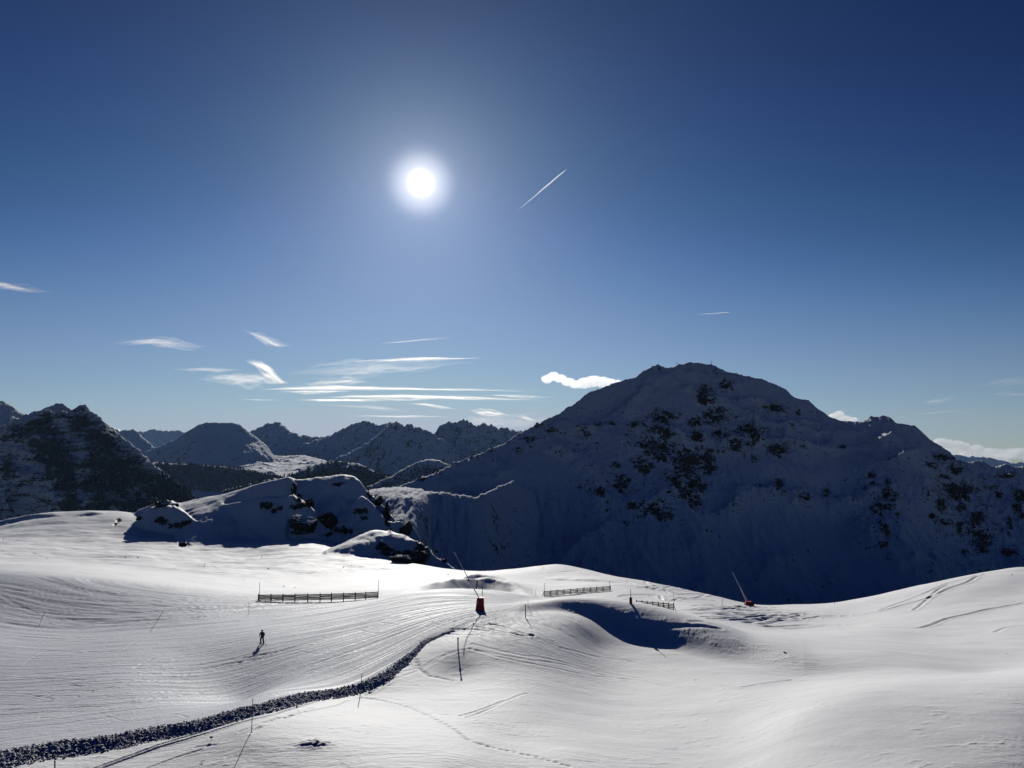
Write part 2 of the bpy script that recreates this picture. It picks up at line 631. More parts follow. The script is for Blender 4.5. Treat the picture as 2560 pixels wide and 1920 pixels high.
# warp that keeps ridges from looking ruled
wr = fbm(Xg / 28.0, Yg / 28.0, 4) * 5.0
YW = Yg + wr * sstep(200, 300, Yg)

RIDGES = [
    # crest points (u, v, depth, shoulder), front slope, back slope, blend
    # wind lip with the shaded scoop
    ([(1300, 1515, 108, 6), (1370, 1502, 112, 3.5), (1420, 1499, 113, 3.0), (1500, 1500, 113, 4.5), (1600, 1511, 111, 7.0), (1660, 1526, 109, 7.5), (1720, 1545, 106.5, 10.5), (1800, 1572, 103, 19), (1900, 1610, 99, 11), (1960, 1635, 96, 13), (2010, 1664, 93, 14)], 0.92, 0.33, 1.2),
    # main knoll
    ([(345, 1276, 440, 8), (375, 1263, 436, 3), (400, 1252, 432, 2), (425, 1251, 430, 3), (450, 1259, 436, 90), (480, 1252, 438, 110), (520, 1243, 436, 85), (560, 1234, 432, 45), (600, 1224, 428, 16), (640, 1210, 425, 9), (690, 1199, 420, 5), (722, 1192, 416, 1.5), (740, 1200, 426, 4), (800, 1193, 430, 4), (860, 1186, 430, 5), (888, 1190, 428, 4), (905, 1207, 422, 1.5), (918, 1228, 415, 1.5), (945, 1250, 405, 1.5), (970, 1280, 395, 1.5), (1000, 1313, 380, 1.5), (1015, 1345, 372, 2), (1050, 1378, 360, 2), (1100, 1408, 350, 3)], 0.66, 0.75, 2.0),
    # rocky western knob of the knoll
    ([(375, 1272, 404, 2), (400, 1264, 404, 2.2), (430, 1266, 400, 7), (455, 1275, 396, 5.0), (472, 1288, 390, 2), (487, 1303, 384, 1.5)], 1.3, 0.10, 1.0),
    # second step with rocks
    ([(560, 1262, 405, 2), (620, 1252, 404, 3), (660, 1243, 402, 3), (700, 1246, 400, 2), (735, 1237, 398, 1.5), (765, 1255, 392, 1.2), (785, 1275, 388, 1.2)], 0.85, 0.3, 1.0),
    # stepped spur running down to the south-east
    ([(905, 1236, 400, 2), (935, 1262, 392, 1.5), (965, 1305, 378, 1.2), (1000, 1300, 374, 1.2), (1030, 1312, 372, 1.2), (1050, 1345, 362, 1.5), (1075, 1385, 352, 1.5)], 1.0, 0.5, 1.0),
    # low front knoll
    ([(815, 1380, 306, 24), (850, 1362, 314, 30), (880, 1347, 318, 30), (905, 1334, 322, 30), (935, 1324, 325, 26), (975, 1329, 324, 20), (1010, 1338, 322, 12), (1040, 1352, 318, 7), (1075, 1372, 312, 3), (1088, 1392, 308, 2), (1110, 1403, 306, 2), (1135, 1422, 302, 3)], 1.0, 0.35, 1.2),
]
RT = []
for (crest, fr, bk, k) in RIDGES:
    if crest[0][2] == 108:
        k = 1.0 + 3.0 * sstep(0.28, 0.40, Qg)
    lip_ = crest[0][2] == 108
    zr, t = ridge(Qg, YW, crest, fr, bk, sm=0.022 if lip_ else 0.004, fall=0.14 if lip_ else 0.9)
    if crest[0][2] > 300:
        zr = zr + ((ridged(Xg / 24.0, Yg / 24.0, 5) - 0.45) * 3.6 + fbm(Xg / 5.0, Yg / 5.0, 3) * 0.5) * sstep(4, 30, t) * (1 - 0.85 * np.exp(-((Qg + 0.44) / 0.06) ** 2)) + fbm(Xg / 6.0, Yg / 9.0, 4, 0.6) * 0.6
    Zg = smax(Zg, zr, k)

# ---- ground lookup
def sample(Zs, X, Y):
    q = X / Y
    ci = np.clip(np.interp(q, qs, np.arange(len(qs))), 0, len(qs) - 1.001)
    ri = np.clip(np.interp(Y, Ys, np.arange(len(Ys))), 0, len(Ys) - 1.001)
    c0, r0 = int(ci), int(ri)
    fc, fr = ci - c0, ri - r0
    return float((Zs[r0, c0] * (1 - fc) + Zs[r0, c0 + 1] * fc) * (1 - fr) + (Zs[r0 + 1, c0] * (1 - fc) + Zs[r0 + 1, c0 + 1] * fc) * fr)


def hit(u, v, Zs=None, ymin=30):
    Zs = Zg if Zs is None else Zs
    q, s = ray(u, v)
    c = np.interp(q, qs, np.arange(len(qs)))
    c0 = int(min(c, len(qs) - 2))
    col = Zs[:, c0] * (1 - (c - c0)) + Zs[:, c0 + 1] * (c - c0)
    diff = col - s * Ys
    ok = np.where((diff >= 0) & (Ys > ymin))[0]
    if len(ok) == 0:
        k = int(np.argmax(np.where(Ys > ymin, diff / Ys, -9)))
        return Vector((q * Ys[k], Ys[k], float(col[k])))
    k = ok[0]
    if k == 0:
        k = 1
    a, b = diff[k - 1], diff[k]
    f = 0 if b == a else np.clip(-a / (b - a), 0, 1)
    Y = Ys[k - 1] + (Ys[k] - Ys[k - 1]) * f
    return Vector((q * Y, Y, s * Y))


def ground(X, Y):
    return sample(Zg, X, Y)


LIPS = [
    # crest points (u, v, depth, height), length of the rise behind, length of the drop in front
    ([(1150, 1452, 0.0), (1170, 1447, .9), (1200, 1446, 1.1), (1235, 1447, 1.0), (1262, 1452, 0.0)], 10, 2.5),
    ([(1000, 1480, 0.0), (1080, 1469, .9), (1150, 1463, 1.5), (1220, 1462, 1.7), (1280, 1470, 1.2), (1330, 1484, 0.0)], 14, 4.0),
    ([(1365, 1446, 0.0), (1400, 1448, .4), (1500, 1452, 0.35), (1570, 1458, 0.0)], 9, 1.5),
    ([(-300, 1340, 1.5), (0, 1309, 2.2), (60, 1296, 1.8), (115, 1288, 1.0), (160, 1286, 0.0)], 25, 4.0),
    ([(170, 1290, 0.0), (230, 1284, 1.0), (262, 1282, 0.0)], 12, 2.0),
]
Zl = Zg.copy()
for (cr, Lr, Ld) in LIPS:
    pp = [hit(u, v, Zl, 130) for (u, v, h) in cr]
    qq = [p.x / p.y for p in pp]
    yy = smooth_interp(Qg, qq, [p.y for p in pp], 0.006)
    hh = smooth_interp(Qg, qq, [c[2] for c in cr], 0.006) * ((Qg > qq[0]) & (Qg < qq[-1]))
    t = yy - Yg + fbm(Xg / 9.0, Yg * 0 + 3, 3, .5) * 2.0
    hh = hh * (1 + 0.3 * fbm(Xg / 4.0 + 9, Yg / 8.0, 3))
    Zg = Zg + hh * np.where(t < 0, np.exp(-(t / Lr) ** 2), np.maximum(1 - t / Ld, -0.6 * np.exp(-np.maximum(t - Ld, 0) / 12)) )

# rocky places of the knoll
ROCKS_NEAR = [(400, 1256, 24, 8), (395, 1262, 14, 8), (437, 1263, 10, 4), (350, 1295, 8, 4), (405, 1300, 22, 9), (440, 1310, 20, 8), (465, 1305, 16, 8), (660, 1262, 12, 9), (685, 1277, 7, 5), (735, 1225, 8, 16), (745, 1245, 9, 9), (737, 1267, 14, 7), (760, 1262, 24, 8), (772, 1256, 12, 9), (700, 1270, 8, 5),
              (925, 1232, 9, 14), (945, 1255, 10, 12), (968, 1280, 10, 18), (968, 1305, 7, 12), (975, 1320, 5, 12), (1018, 1320, 9, 18), (1003, 1325, 5, 8), (900, 1278, 20, 7), (910, 1297, 10, 5), (845, 1211, 20, 4), (850, 1322, 20, 6), (870, 1330, 16, 5), (820, 1337, 14, 4), (960, 1370, 18, 14), (1020, 1392, 42, 16), (1055, 1375, 18, 20), (1040, 1385, 26, 16), (1105, 1400, 6, 4), (965, 1383, 14, 8), (465, 1362, 10, 4), (297, 1299, 5, 5), (290, 1310, 5, 4), (950, 1240, 6, 6)]
Ug, Vg = to_px(Xg, Yg, Zg)
rockN = np.zeros_like(Zg)
for (u, v, ru, rv) in ROCKS_NEAR:
    d = ((Ug - u) / ru) ** 2 + ((Vg - v) / rv) ** 2
    rockN = np.maximum(rockN, np.exp(-d * 0.75))
rockN *= (Yg > 290)
rockN = np.clip(rockN * 1.15, 0, 1)
Zg += rockN * (ridged(Xg / 4.0, Yg / 4.0, 5) - 0.4) * 3.4


# ---- which snow is groomed, and along which lines
BERM = [(-60, 1930), (0, 1912), (126, 1882), (253, 1868), (380, 1843), (506, 1820), (633, 1786), (700, 1768), (790, 1746), (871, 1733), (925, 1716), (966, 1692), (993, 1668), (1034, 1632), (1061, 1604), (1095, 1588), (1142, 1572), (1200, 1562)]
FLOW = [
    ([(-300, 1960), (0, 1900), (380, 1832), (700, 1757), (925, 1700), (1000, 1650), (1061, 1597), (1142, 1566)], 0),
    ([(-300, 1800), (0, 1790), (300, 1775), (600, 1730), (850, 1665), (950, 1620), (1040, 1575), (1160, 1545)], 8),
    ([(-300, 1660), (0, 1690), (250, 1700), (500, 1675), (700, 1640), (850, 1590), (1000, 1555), (1200, 1515)], 20),
    ([(-300, 1580), (0, 1610), (250, 1625), (450, 1610), (640, 1580), (800, 1550), (1000, 1520), (1200, 1495)], 34),
    ([(-300, 1530), (0, 1560), (200, 1572), (400, 1560), (640, 1530), (800, 1515), (1000, 1498), (1250, 1484)], 48),
    ([(-300, 1470), (0, 1495), (200, 1515), (400, 1535), (560, 1535), (700, 1510), (900, 1505)], 62),
    ([(-300, 1410), (0, 1440), (200, 1455), (400, 1488), (560, 1515), (700, 1495)], 78),
]
fp, fv = [], []
for line, val in FLOW:
    w = [hit(u, v) for (u, v) in line]
    for a, b in zip(w[:-1], w[1:]):
        for k in range(3):
            p = a.lerp(b, k / 3)
            fp.append((p.x, p.y))
            fv.append(val)
fp = np.array(fp)
fv = np.array(fv, float)
# smooth fit by a low-order polynomial in stretched coordinates
def feats(x, y):
    x = x / 80.0
    y = (y - 95.0) / 60.0
    return np.stack([x ** i * y ** j for i in range(6) for j in range(5) if i + j <= 6], -1)
coef, *_ = np.linalg.lstsq(feats(fp[:, 0], fp[:, 1]), fv, rcond=None)
xc = np.clip(Xg, -190, 30)
yc = np.clip(Yg, 45, 190)
flowc = feats(xc.ravel(), yc.ravel()).dot(coef).reshape(Xg.shape)
flowc = np.clip(flowc, -60, 160)


def seg_dist(pts2, x, y):
    """distance to a polyline and signed side (positive to the left of travel)"""
    best = np.full(x.shape, 1e9)
    side = np.zeros(x.shape)
    along = np.zeros(x.shape)
    acc = 0.0
    for (a, b) in zip(pts2[:-1], pts2[1:]):
        dx, dy = b[0] - a[0], b[1] - a[1]
        ll = dx * dx + dy * dy
        if ll < 1e-9:
            continue
        t = np.clip(((x - a[0]) * dx + (y - a[1]) * dy) / ll, 0, 1)
        ex, ey = x - (a[0] + t * dx), y - (a[1] + t * dy)
        d = np.sqrt(ex * ex + ey * ey)
        cr = dx * (y - a[1]) - dy * (x - a[0])
        m = d < best
        best = np.where(m, d, best)
        side = np.where(m, np.sign(cr), side)
        along = np.where(m, acc + t * math.sqrt(ll), along)
        acc += math.sqrt(ll)
    return best, side, along


bw = [hit(u, v) for (u, v) in BERM]
bw2 = [(p.x, p.y) for p in bw]
bd, bside, balong = seg_dist(bw2, Xg, Yg)
bsd = bd * bside
blen = sum(math.dist(a, b) for a, b in zip(bw2[:-1], bw2[1:]))
bhalf = np.interp(balong / blen, [0, 0.15, 0.5, 0.75, 0.88, 0.93, 1.0], [1.3, 1.15, 0.8, 0.5, 0.26, 0.12, 0.06])
bhalf = bhalf * (1 + 0.45 * noise(balong / 4.0, balong * 0 + 3) + 0.25 * noise(balong / 1.3, balong * 0 + 8))
# the groomed region: piste side of the bank, as far as the top of the scraped slope
Ug, Vg = to_px(Xg, Yg, Zg)
top = np.interp(Ug, [-400, 0, 200, 400, 520, 640, 800, 950, 1100, 1300, 1400], [1400, 1432, 1445, 1462, 1480, 1486, 1480, 1478, 1478, 1482, 1500])
east = np.interp(Vg, [1470, 1500, 1560, 1600], [1480, 1330, 1230, 1130])
groom = sstep(-0.5, 1.2, bsd) * sstep(-14, 14, Vg - top) * sstep(40, -60, Ug - east)
groom = np.clip(groom, 0, 1) * (Yg < 230)
strk = sstep(1585, 1560, Vg + 0 * Ug) * sstep(700, 500, Ug)          # the scraped slope, more deeply cut

# ---- relief of the snow itself
# piste built up above the untouched snow
Zg += 0.55 * sstep(-bhalf, bhalf, bsd) * np.exp(-np.maximum(bsd, 0) / 9.0) * sstep(0.95, 0.45, balong / blen) * sstep(60, 30, bd)
band = np.exp(-(bd / (bhalf * 1.0)) ** 6) * (bd < 8)
clod = np.abs(noise(Xg / 0.42, Yg / 0.4)) + 0.5 * np.abs(noise(Xg / 0.2 + 7, Yg / 0.2))
Zg += band * (clod * 0.26 - 0.06) * np.interp(balong / blen, [0, .75, 1], [1.0, 0.8, 0.35])
# grooming and scrape marks
st1 = fbm(flowc / 2.1, Xg / 34.0 + 5, 3, 0.6)
st2 = fbm(flowc / 0.9 + 40, Xg / 22.0, 2, 0.6)
Zg += groom * (st1 * 0.065 * (1 + 2.2 * strk) + st2 * 0.035)
# undulation and wind ripples
free = (1 - groom)
Zg += fbm(Xg / 26.0, Yg / 26.0, 3) * 0.45 * sstep(50, 110, Yg) * (1 - 0.7 * groom)
Zg += fbm(Xg / 7.0 + Yg / 40.0, Yg / 4.0, 3) * 0.07 * free
rip = np.maximum(fbm(Xg / 2.6 + 0.25 * Yg, Yg / 0.9 - 0.1 * Xg, 3, 0.6) - 0.22, 0)
patch = sstep(0.0, 0.28, fbm(Xg / 15.0 + 3, Yg / 11.0 + 8, 3))
Zg += rip * patch * 0.10 * free * sstep(200, 90, Yg)
rip2 = np.maximum(fbm(Xg / 1.1 + 0.5 * Yg + 30, Yg / 0.42 - 0.12 * Xg, 3, 0.6) - 0.12, 0)
patch2 = sstep(0.02, 0.30, fbm(Xg / 8.0 + 13, Yg / 6.0 + 28, 3)) * sstep(78, 66, Yg)
Zg += rip2 * patch2 * 0.10 * free
# long drifts combed by the wind on the western field
Zg += fbm(Xg / 30.0 + Yg / 55.0, Yg / 17.0 - Xg / 50.0, 4, 0.5) * 1.3 * sstep(190, 260, Yg) * sstep(455, 380, Yg) * sstep(-10, -60, Xg)
# scratched snow on the lip west of the scoop, fine raised drifts
lip = np.exp(-((Ug - 1260) / 150) ** 2 - ((Vg - 1560) / 38) ** 2)
Zg += lip * fbm((Xg * 0.8 + Yg * 0.5) / 0.5, (Xg * 0.5 - Yg * 0.8) / 2.6, 3) * 0.22
crestr = np.exp(-((Vg - np.interp(Ug, [1400, 1600, 1800, 2000], [1530, 1545, 1600, 1660])) / 26) ** 2) * sstep(1380, 1430, Ug) * sstep(2100, 1900, Ug)
Zg += crestr * np.maximum(fbm(Xg / 1.3 + Yg / 1.0, Yg / 2.2 - Xg / 9, 4, 0.65) - 0.05, 0) * 0.22

# ---- tracks cut into the snow: (points, width m, depth m)
def par(line, dv):
    return [(u, v + dv) for (u, v) in line]


TRK = []
for off in (0, 7):
    TRK.append((par([(0, 2010 - off * 1.4), (200, 1945 - off * 1.4), (260, 1919 - off), (400, 1868 - off), (520, 1832 - off), (640, 1797 - off), (700, 1783 - off), (780, 1758 - off * .8), (830, 1742 - off * .5)], 0), 0.10, 0.08))
for off in (0, 6):
    TRK.append(([(925, 1733 - off), (960, 1712 - off), (985, 1695 - off)], 0.18, 0.12))
TRK += [
    ([(930, 1700), (1000, 1682), (1060, 1665), (1100, 1642), (1180, 1622)], 0.12, 0.03),
    ([(950, 1715), (1010, 1690), (1075, 1662), (1110, 1640)], 0.12, 0.03),
    ([(1180, 1610), (1300, 1638), (1440, 1665), (1560, 1690), (1700, 1712), (1850, 1738)], 0.14, 0.05),
    ([(1175, 1622), (1300, 1655), (1430, 1680), (1560, 1697), (1720, 1722)], 0.14, 0.05),
    ([(1190, 1625), (1320, 1650), (1480, 1680), (1640, 1705), (1800, 1733)], 0.14, 0.05),
    ([(1400, 1620), (1560, 1650), (1700, 1690), (1800, 1722)], 0.16, 0.05),
    ([(1195, 1568), (1250, 1578), (1310, 1590), (1330, 1588)], 0.25, 0.10),
    ([(1225, 1560), (1265, 1568), (1300, 1582), (1332, 1590)], 0.3, 0.10),
    ([(1120, 1573), (1180, 1574), (1220, 1578)], 0.3, 0.08),
    ([(1125, 1586), (1160, 1587), (1190, 1588)], 0.3, 0.08),
    ([(1150, 1790), (1200, 1775), (1260, 1752)], 0.15, 0.05),
    ([(1165, 1795), (1300, 1738), (1320, 1735)], 0.15, 0.04),
    ([(720, 1790), (780, 1777), (840, 1765), (870, 1752)], 0.15, 0.05),
    ([(600, 1830), (680, 1800), (780, 1770)], 0.15, 0.04),
    ([(370, 1920), (440, 1894), (500, 1876)], 0.15, 0.05),
    ([(490, 1868), (540, 1862)], 0.15, 0.05),
    # east slope: ski tracks converging on the crest
    ([(2110, 1540), (2200, 1528), (2260, 1512), (2320, 1495), (2370, 1473), (2420, 1455), (2452, 1438), (2500, 1430), (2560, 1428)], 0.5, 0.25),
    ([(2200, 1524), (2260, 1503), (2320, 1480), (2360, 1462), (2400, 1450), (2445, 1438)], 0.4, 0.2),
    ([(2285, 1525), (2320, 1497), (2345, 1475), (2370, 1463)], 0.4, 0.18),
    ([(1700, 1560), (1800, 1564), (1900, 1562), (1960, 1552), (2050, 1541), (2120, 1541)], 0.5, 0.22),
    ([(1760, 1568), (1900, 1566), (2000, 1563), (2100, 1562), (2200, 1568), (2290, 1571), (2330, 1562), (2370, 1546), (2450, 1528), (2560, 1508)], 0.45, 0.22),
    ([(1740, 1548), (1830, 1552), (1920, 1548), (2000, 1538)], 0.45, 0.2),
    ([(1760, 1574), (1960, 1572), (2060, 1565), (2150, 1560)], 0.4, 0.16),
    ([(1690, 1553), (1760, 1559), (1860, 1558), (1940, 1543)], 0.45, 0.2),
    ([(1600, 1558), (1700, 1566), (1800, 1572), (1950, 1574)], 0.4, 0.15),
    ([(2490, 1580), (2520, 1568), (2560, 1563)], 0.4, 0.12),
    ([(1740, 1700), (1830, 1718), (1880, 1714), (1980, 1700)], 0.2, 0.06),
    # west field
    ([(0, 1410), (200, 1411), (350, 1415), (500, 1428), (640, 1437), (760, 1436), (840, 1424), (960, 1419)], 0.6, 0.22),
    ([(0, 1414), (250, 1414), (450, 1428), (640, 1443), (750, 1442), (850, 1428)], 0.5, 0.2),
    ([(0, 1378), (90, 1385), (200, 1393), (280, 1393)], 0.6, 0.2),
    ([(0, 1307), (60, 1301), (150, 1292), (220, 1290), (250, 1286)], 0.8, 0.3),
    ([(0, 1488), (40, 1510), (90, 1532), (125, 1545)], 0.15, 0.06),
    ([(0, 1733), (60, 1735), (130, 1748)], 0.12, 0.035),
    ([(0, 1762), (120, 1764), (200, 1755)], 0.12, 0.035),
    ([(850, 1430), (900, 1418), (960, 1424), (1060, 1430)], 0.6, 0.15),
    ([(1360, 1420), (1400, 1430), (1440, 1427), (1480, 1437)], 0.6, 0.2),
]
# many scrape marks of skiers following the flow, on the scraped slope and across the piste
r_ = random.Random(3)
for k in range(190):
    f0 = r_.choice([2, 3, 4, 5, 5, 6, 6])
    la, lb = FLOW[f0 - 1][0], FLOW[f0][0]
    m = r_.random()
    u0 = r_.uniform(-50, 900 if f0 < 5 else 450)
    ln = r_.uniform(120, 420)
    line = []
    for j in range(6):
        u = u0 + ln * j / 5
        va = np.interp(u, [p[0] for p in la], [p[1] for p in la])
        vb = np.interp(u, [p[0] for p in lb], [p[1] for p in lb])
        line.append((u, va * (1 - m) + vb * m + r_.uniform(-1.0, 1.0) + (j - 2.5) * r_.uniform(-.2, .2)))
    TRK.append((line, r_.uniform(0.08, 0.2), r_.uniform(0.02, 0.07) * (1.0 if f0 >= 5 else 0.7)))
for k in range(46):       # ski turns across the piste
    u0, v0 = r_.uniform(20, 950), r_.uniform(1560, 1800)
    ln = r_.uniform(40, 170)
    sl = r_.uniform(-0.45, 0.12)
    TRK.append(([(u0 + ln * j / 4, v0 + sl * ln * j / 4 + 5 * math.sin(j * 1.1 + k)) for j in range(5)], r_.uniform(.06, .13), r_.uniform(0.012, 0.04)))
for k in range(46):       # crossing tracks by the far snow lance
    u0, v0 = r_.uniform(1700, 1960), r_.uniform(1515, 1556)
    ln = r_.uniform(60, 220)
    sl = r_.uniform(-0.07, 0.03)
    TRK.append(([(u0 + ln * j / 3, v0 + sl * ln * j / 3 + 2 * math.sin(j + k)) for j in range(4)], 0.4, r_.uniform(0.1, 0.2)))
for k in range(22):       # trampled snow on the hump
    u0, v0 = r_.uniform(1500, 1700), r_.uniform(1452, 1500)
    TRK.append(([(u0, v0), (u0 + r_.uniform(10, 60), v0 + r_.uniform(-8, 14)), (u0 + r_.uniform(60, 110), v0 + r_.uniform(-10, 20))], 0.4, r_.uniform(0.1, 0.2)))
pb_ = hit(787, 1862)
rb_ = ((Xg - pb_.x) / 1.3) ** 2 + ((Yg - pb_.y - 0.2) / 0.9) ** 2
Zg += np.exp(-rb_) * 0.22 * (1 + 0.8 * noise(Xg / 0.5, Yg / 0.35))
Z0 = Zg.copy()
for (line, w, dep) in TRK:
    wp = [hit(u, v, Z0) for (u, v) in line]
    # keep to one side of a crest
    if np.median([p.y for p in wp]) > 125:
        wp = [p for p in wp if p.y > 125]
    else:
        wp = [p for p in wp if p.y < 125]
    if len(wp) < 2:
        continue
    p2 = [(p.x, p.y) for p in wp]
    # subdivide smoothly
    if len(p2) > 2:
        pp = []
        for i in range(len(p2) - 1):
            p0, p1, p3, p4 = p2[max(i - 1, 0)], p2[i], p2[i + 1], p2[min(i + 2, len(p2) - 1)]
            for tt in (0, 0.33, 0.66):
                pp.append(tuple(0.5 * ((2 * p1[c]) + (-p0[c] + p3[c]) * tt + (2 * p0[c] - 5 * p1[c] + 4 * p3[c] - p4[c]) * tt ** 2 + (-p0[c] + 3 * p1[c] - 3 * p3[c] + p4[c]) * tt ** 3) for c in (0, 1)))
        pp.append(p2[-1])
        p2 = pp
    xs = [p[0] for p in p2]
    ys = [p[1] for p in p2]
    r0 = max(0, np.searchsorted(Ys, min(ys) - 2.5) - 1)
    r1 = min(len(Ys), np.searchsorted(Ys, max(ys) + 2.5) + 1)
    ql = min(x / y for x, y in p2) - 2.5 / min(ys)
    qh = max(x / y for x, y in p2) + 2.5 / min(ys)
    c0 = max(0, np.searchsorted(qs, ql) - 1)
    c1 = min(len(qs), np.searchsorted(qs, qh) + 1)
    if r1 <= r0 or c1 <= c0:
        continue
    xx, yy = Xg[r0:r1, c0:c1], Yg[r0:r1, c0:c1]
    d, sd, al = seg_dist(p2, xx, yy)
    ww = np.maximum(w, yy * 0.0022)
    Zg[r0:r1, c0:c1] += -dep * np.exp(-(d / ww) ** 2) + dep * 0.45 * np.exp(-((d - 1.9 * ww) / ww) ** 2)
# footprints crossing the untouched snow
for (line, n) in [([(905, 1745), (960, 1752), (1030, 1770), (1080, 1792), (1140, 1826), (1175, 1852), (1230, 1868), (1330, 1890), (1420, 1915)], 46),
                  ([(1040, 1650), (1045, 1670), (1070, 1690), (1130, 1702)], 22), ([(630, 1830), (660, 1812), (700, 1795), (735, 1787)], 16)]:
    us = np.linspace(0, len(line) - 1, n)
    for t_ in us:
        u = np.interp(t_, range(len(line)), [p[0] for p in line])
        v = np.interp(t_, range(len(line)), [p[1] for p in line])
        p = hit(u + r_.uniform(-2, 2), v + r_.uniform(-1, 1), Z0)
        r0, r1 = np.searchsorted(Ys, [p.y - 1, p.y + 1])
        c0, c1 = np.searchsorted(qs, [(p.x - 1) / p.y, (p.x + 1) / p.y])
        if r1 > r0 and c1 > c0:
            dd = ((Xg[r0:r1, c0:c1] - p.x) / 0.24) ** 2 + ((Yg[r0:r1, c0:c1] - p.y) / 0.2) ** 2
            Zg[r0:r1, c0:c1] -= 0.08 * np.exp(-dd)

M_SNOW = snowfield_material()
flow3 = np.stack([Xg, flowc, np.zeros_like(Xg)], -1)
snowfield = grid_object('snow_ground', Xg, Yg, Zg, M_SNOW, {'groom': groom, 'flow': flow3, 'rock': rockN})
tag(snowfield, kind='structure')


# ================================================================== MOUNTAINS
def mountain(name, crest, front, back, u0, u1, Y0, Y1, nc, nr, mat, rough=(30, 180), nscale=1.0, base=None, rocks=None, extra=None, crest_rough=0.0, concave=0.0, bands=None, sm=0.0015):
    qa, qb = ray(u0, 1100)[0], ray(u1, 1100)[0]
    q = np.linspace(qa, qb, nc)
    y = np.linspace(Y0, Y1, nr)
    Q, Y = np.meshgrid(q, y)
    X = Q * Y
    amp, wl = rough
    z, t = ridge(Q, Y, crest, front, back, sm=sm, fall=0.5, broad=min(0.045, (qb - qa) * 0.06))
    if extra is not None:
        for (cr, f2, b2, k2) in extra:
            z2, t2 = ridge(Q, Y, cr, f2, b2, sm=0.002, fall=0.6)
            t = np.where(z2 >= z - 2, t2 * 0.25, t)
            z = smax(z, z2, k2)
    if concave:
        tt = np.maximum(t, 0)
        z = z + concave * tt * tt
    n = ridged(X / wl + 3.1, Y / wl * nscale + 1.7, 6) - 0.42
    lo = fbm(X / (wl * 2.4), Y / (wl * 2.4) + 4, 3)
    mask = sstep(0, wl * 0.6, np.abs(t))
    z = z + (n * amp + lo * amp * 1.0) * mask
    if bands:
        z = z + bands(X, Y, z) * mask
    if crest_rough:
        z = z + crest_rough * 2.6 * fbm(X / (wl * 0.10), Y / (wl * 0.4), 5, 0.7)
    U, V = to_px(X, Y, z)
    rk = np.zeros_like(z)
    if rocks:
        for (u, v, ru, rv, *am) in rocks:
            d = ((U - u) / ru) ** 2 + ((V - v) / rv) ** 2
            rk = np.maximum(rk, np.exp(-d * 0.6) * (am[0] if am else 1.0))
        rk *= (t > -5)
        z = z + rk * (ridged(X / (wl * 0.10), Y / (wl * 0.10), 4) - 0.35) * amp * 0.42
    o = grid_object(name, X, Y, z, mat, {'rock': rk})
    tag(o, kind='structure')
    return o, (X, Y, z, q, y)


R_BIG = [(1659, 1044, 35, 18), (1763, 988, 22, 25), (1814, 962, 16, 13), (1788, 1041, 32, 22), (1735, 1057, 18, 15), (1643, 1076, 25, 12), (1665, 1082, 15, 14), (1744, 1089, 14, 14), (1798, 1086, 25, 12), (1874, 1076, 40, 14), (1839, 1114, 18, 16), (1887, 1146, 9, 9), (1649, 1120, 40, 28), (1611, 1111, 22, 14), (1608, 1165, 25, 25), (1722, 1152, 45, 30), (1770, 1143, 18, 25), (1770, 1171, 20, 18), (1713, 1181, 30, 20), (1687, 1203, 20, 20), (1738, 1212, 28, 25), (1713, 1231, 20, 16), (1738, 1253, 20, 18), (1558, 1209, 25, 22), (1500, 1231, 14, 14), (1539, 1162, 14, 8), (1580, 1266, 15, 10), (1640, 1272, 30, 14), (1665, 1291, 18, 12), (1614, 1285, 8, 10), (1564, 1307, 12, 6), (1377, 1076, 11, 8), (1466, 1086, 10, 8), (1529, 1057, 8, 6), (1567, 1086, 9, 7), (1295, 1124, 10, 6), (1326, 1098, 15, 8), (1494, 1060, 10, 6), (1589, 1060, 18, 6), (1342, 1062, 12, 6),
         (1936, 1020, 25, 10), (1996, 1033, 6, 7), (1945, 1124, 25, 17), (1885, 1086, 20, 14), (1873, 1112, 14, 8), (1885, 1147, 8, 7), (1945, 1210, 15, 15), (1961, 1229, 7, 6), (2012, 1240, 14, 9), (2066, 1235, 8, 14), (1900, 1213, 6, 4), (2107, 1118, 10, 4), (2180, 1185, 14, 8), (2183, 1207, 10, 6), (2218, 1204, 8, 8), (2161, 1219, 8, 5), (2218, 1235, 22, 16), (2237, 1245, 8, 8), (2189, 1273, 16, 14), (2221, 1267, 16, 10), (2244, 1286, 6, 7), (2208, 1318, 14, 16), (2219, 1337, 8, 14), (2208, 1359, 12, 8), (2331, 1163, 18, 8), (2354, 1144, 25, 12), (2388, 1172, 16, 14), (2360, 1194, 14, 8), (2398, 1232, 40, 25), (2354, 1261, 14, 14), (2404, 1267, 14, 12), (2445, 1292, 25, 18), (2363, 1305, 18, 8), (2328, 1289, 9, 8), (2398, 1318, 7, 16), (2426, 1327, 14, 10), (2452, 1349, 25, 25), (2458, 1375, 20, 12), (2521, 1381, 22, 10), (2414, 1381, 8, 6), (2521, 1188, 20, 8), (2496, 1232, 12, 12), (2547, 1245, 14, 20), (2543, 1270, 14, 12), (2525, 1311, 8, 18), (2553, 1292, 10, 12), (1226, 1121, 16, 6), (1180, 1140, 16, 6), (1130, 1160, 14, 5), (1090, 1180, 12, 5), (1050, 1197, 14, 5), (1640, 1180, 150, 120, .36), (1400, 1085, 120, 40, .30), (1860, 1080, 150, 60, .30), (2200, 1270, 70, 100, .33), (2430, 1280, 120, 140, .38), (1180, 1145, 160, 16, .3), (1800, 930, 60, 14, .36), (1640, 925, 30, 14, .4), (2210, 1050, 50, 10, .36), (1300, 1095, 60, 14, .36), (1500, 1230, 60, 60, .32)]
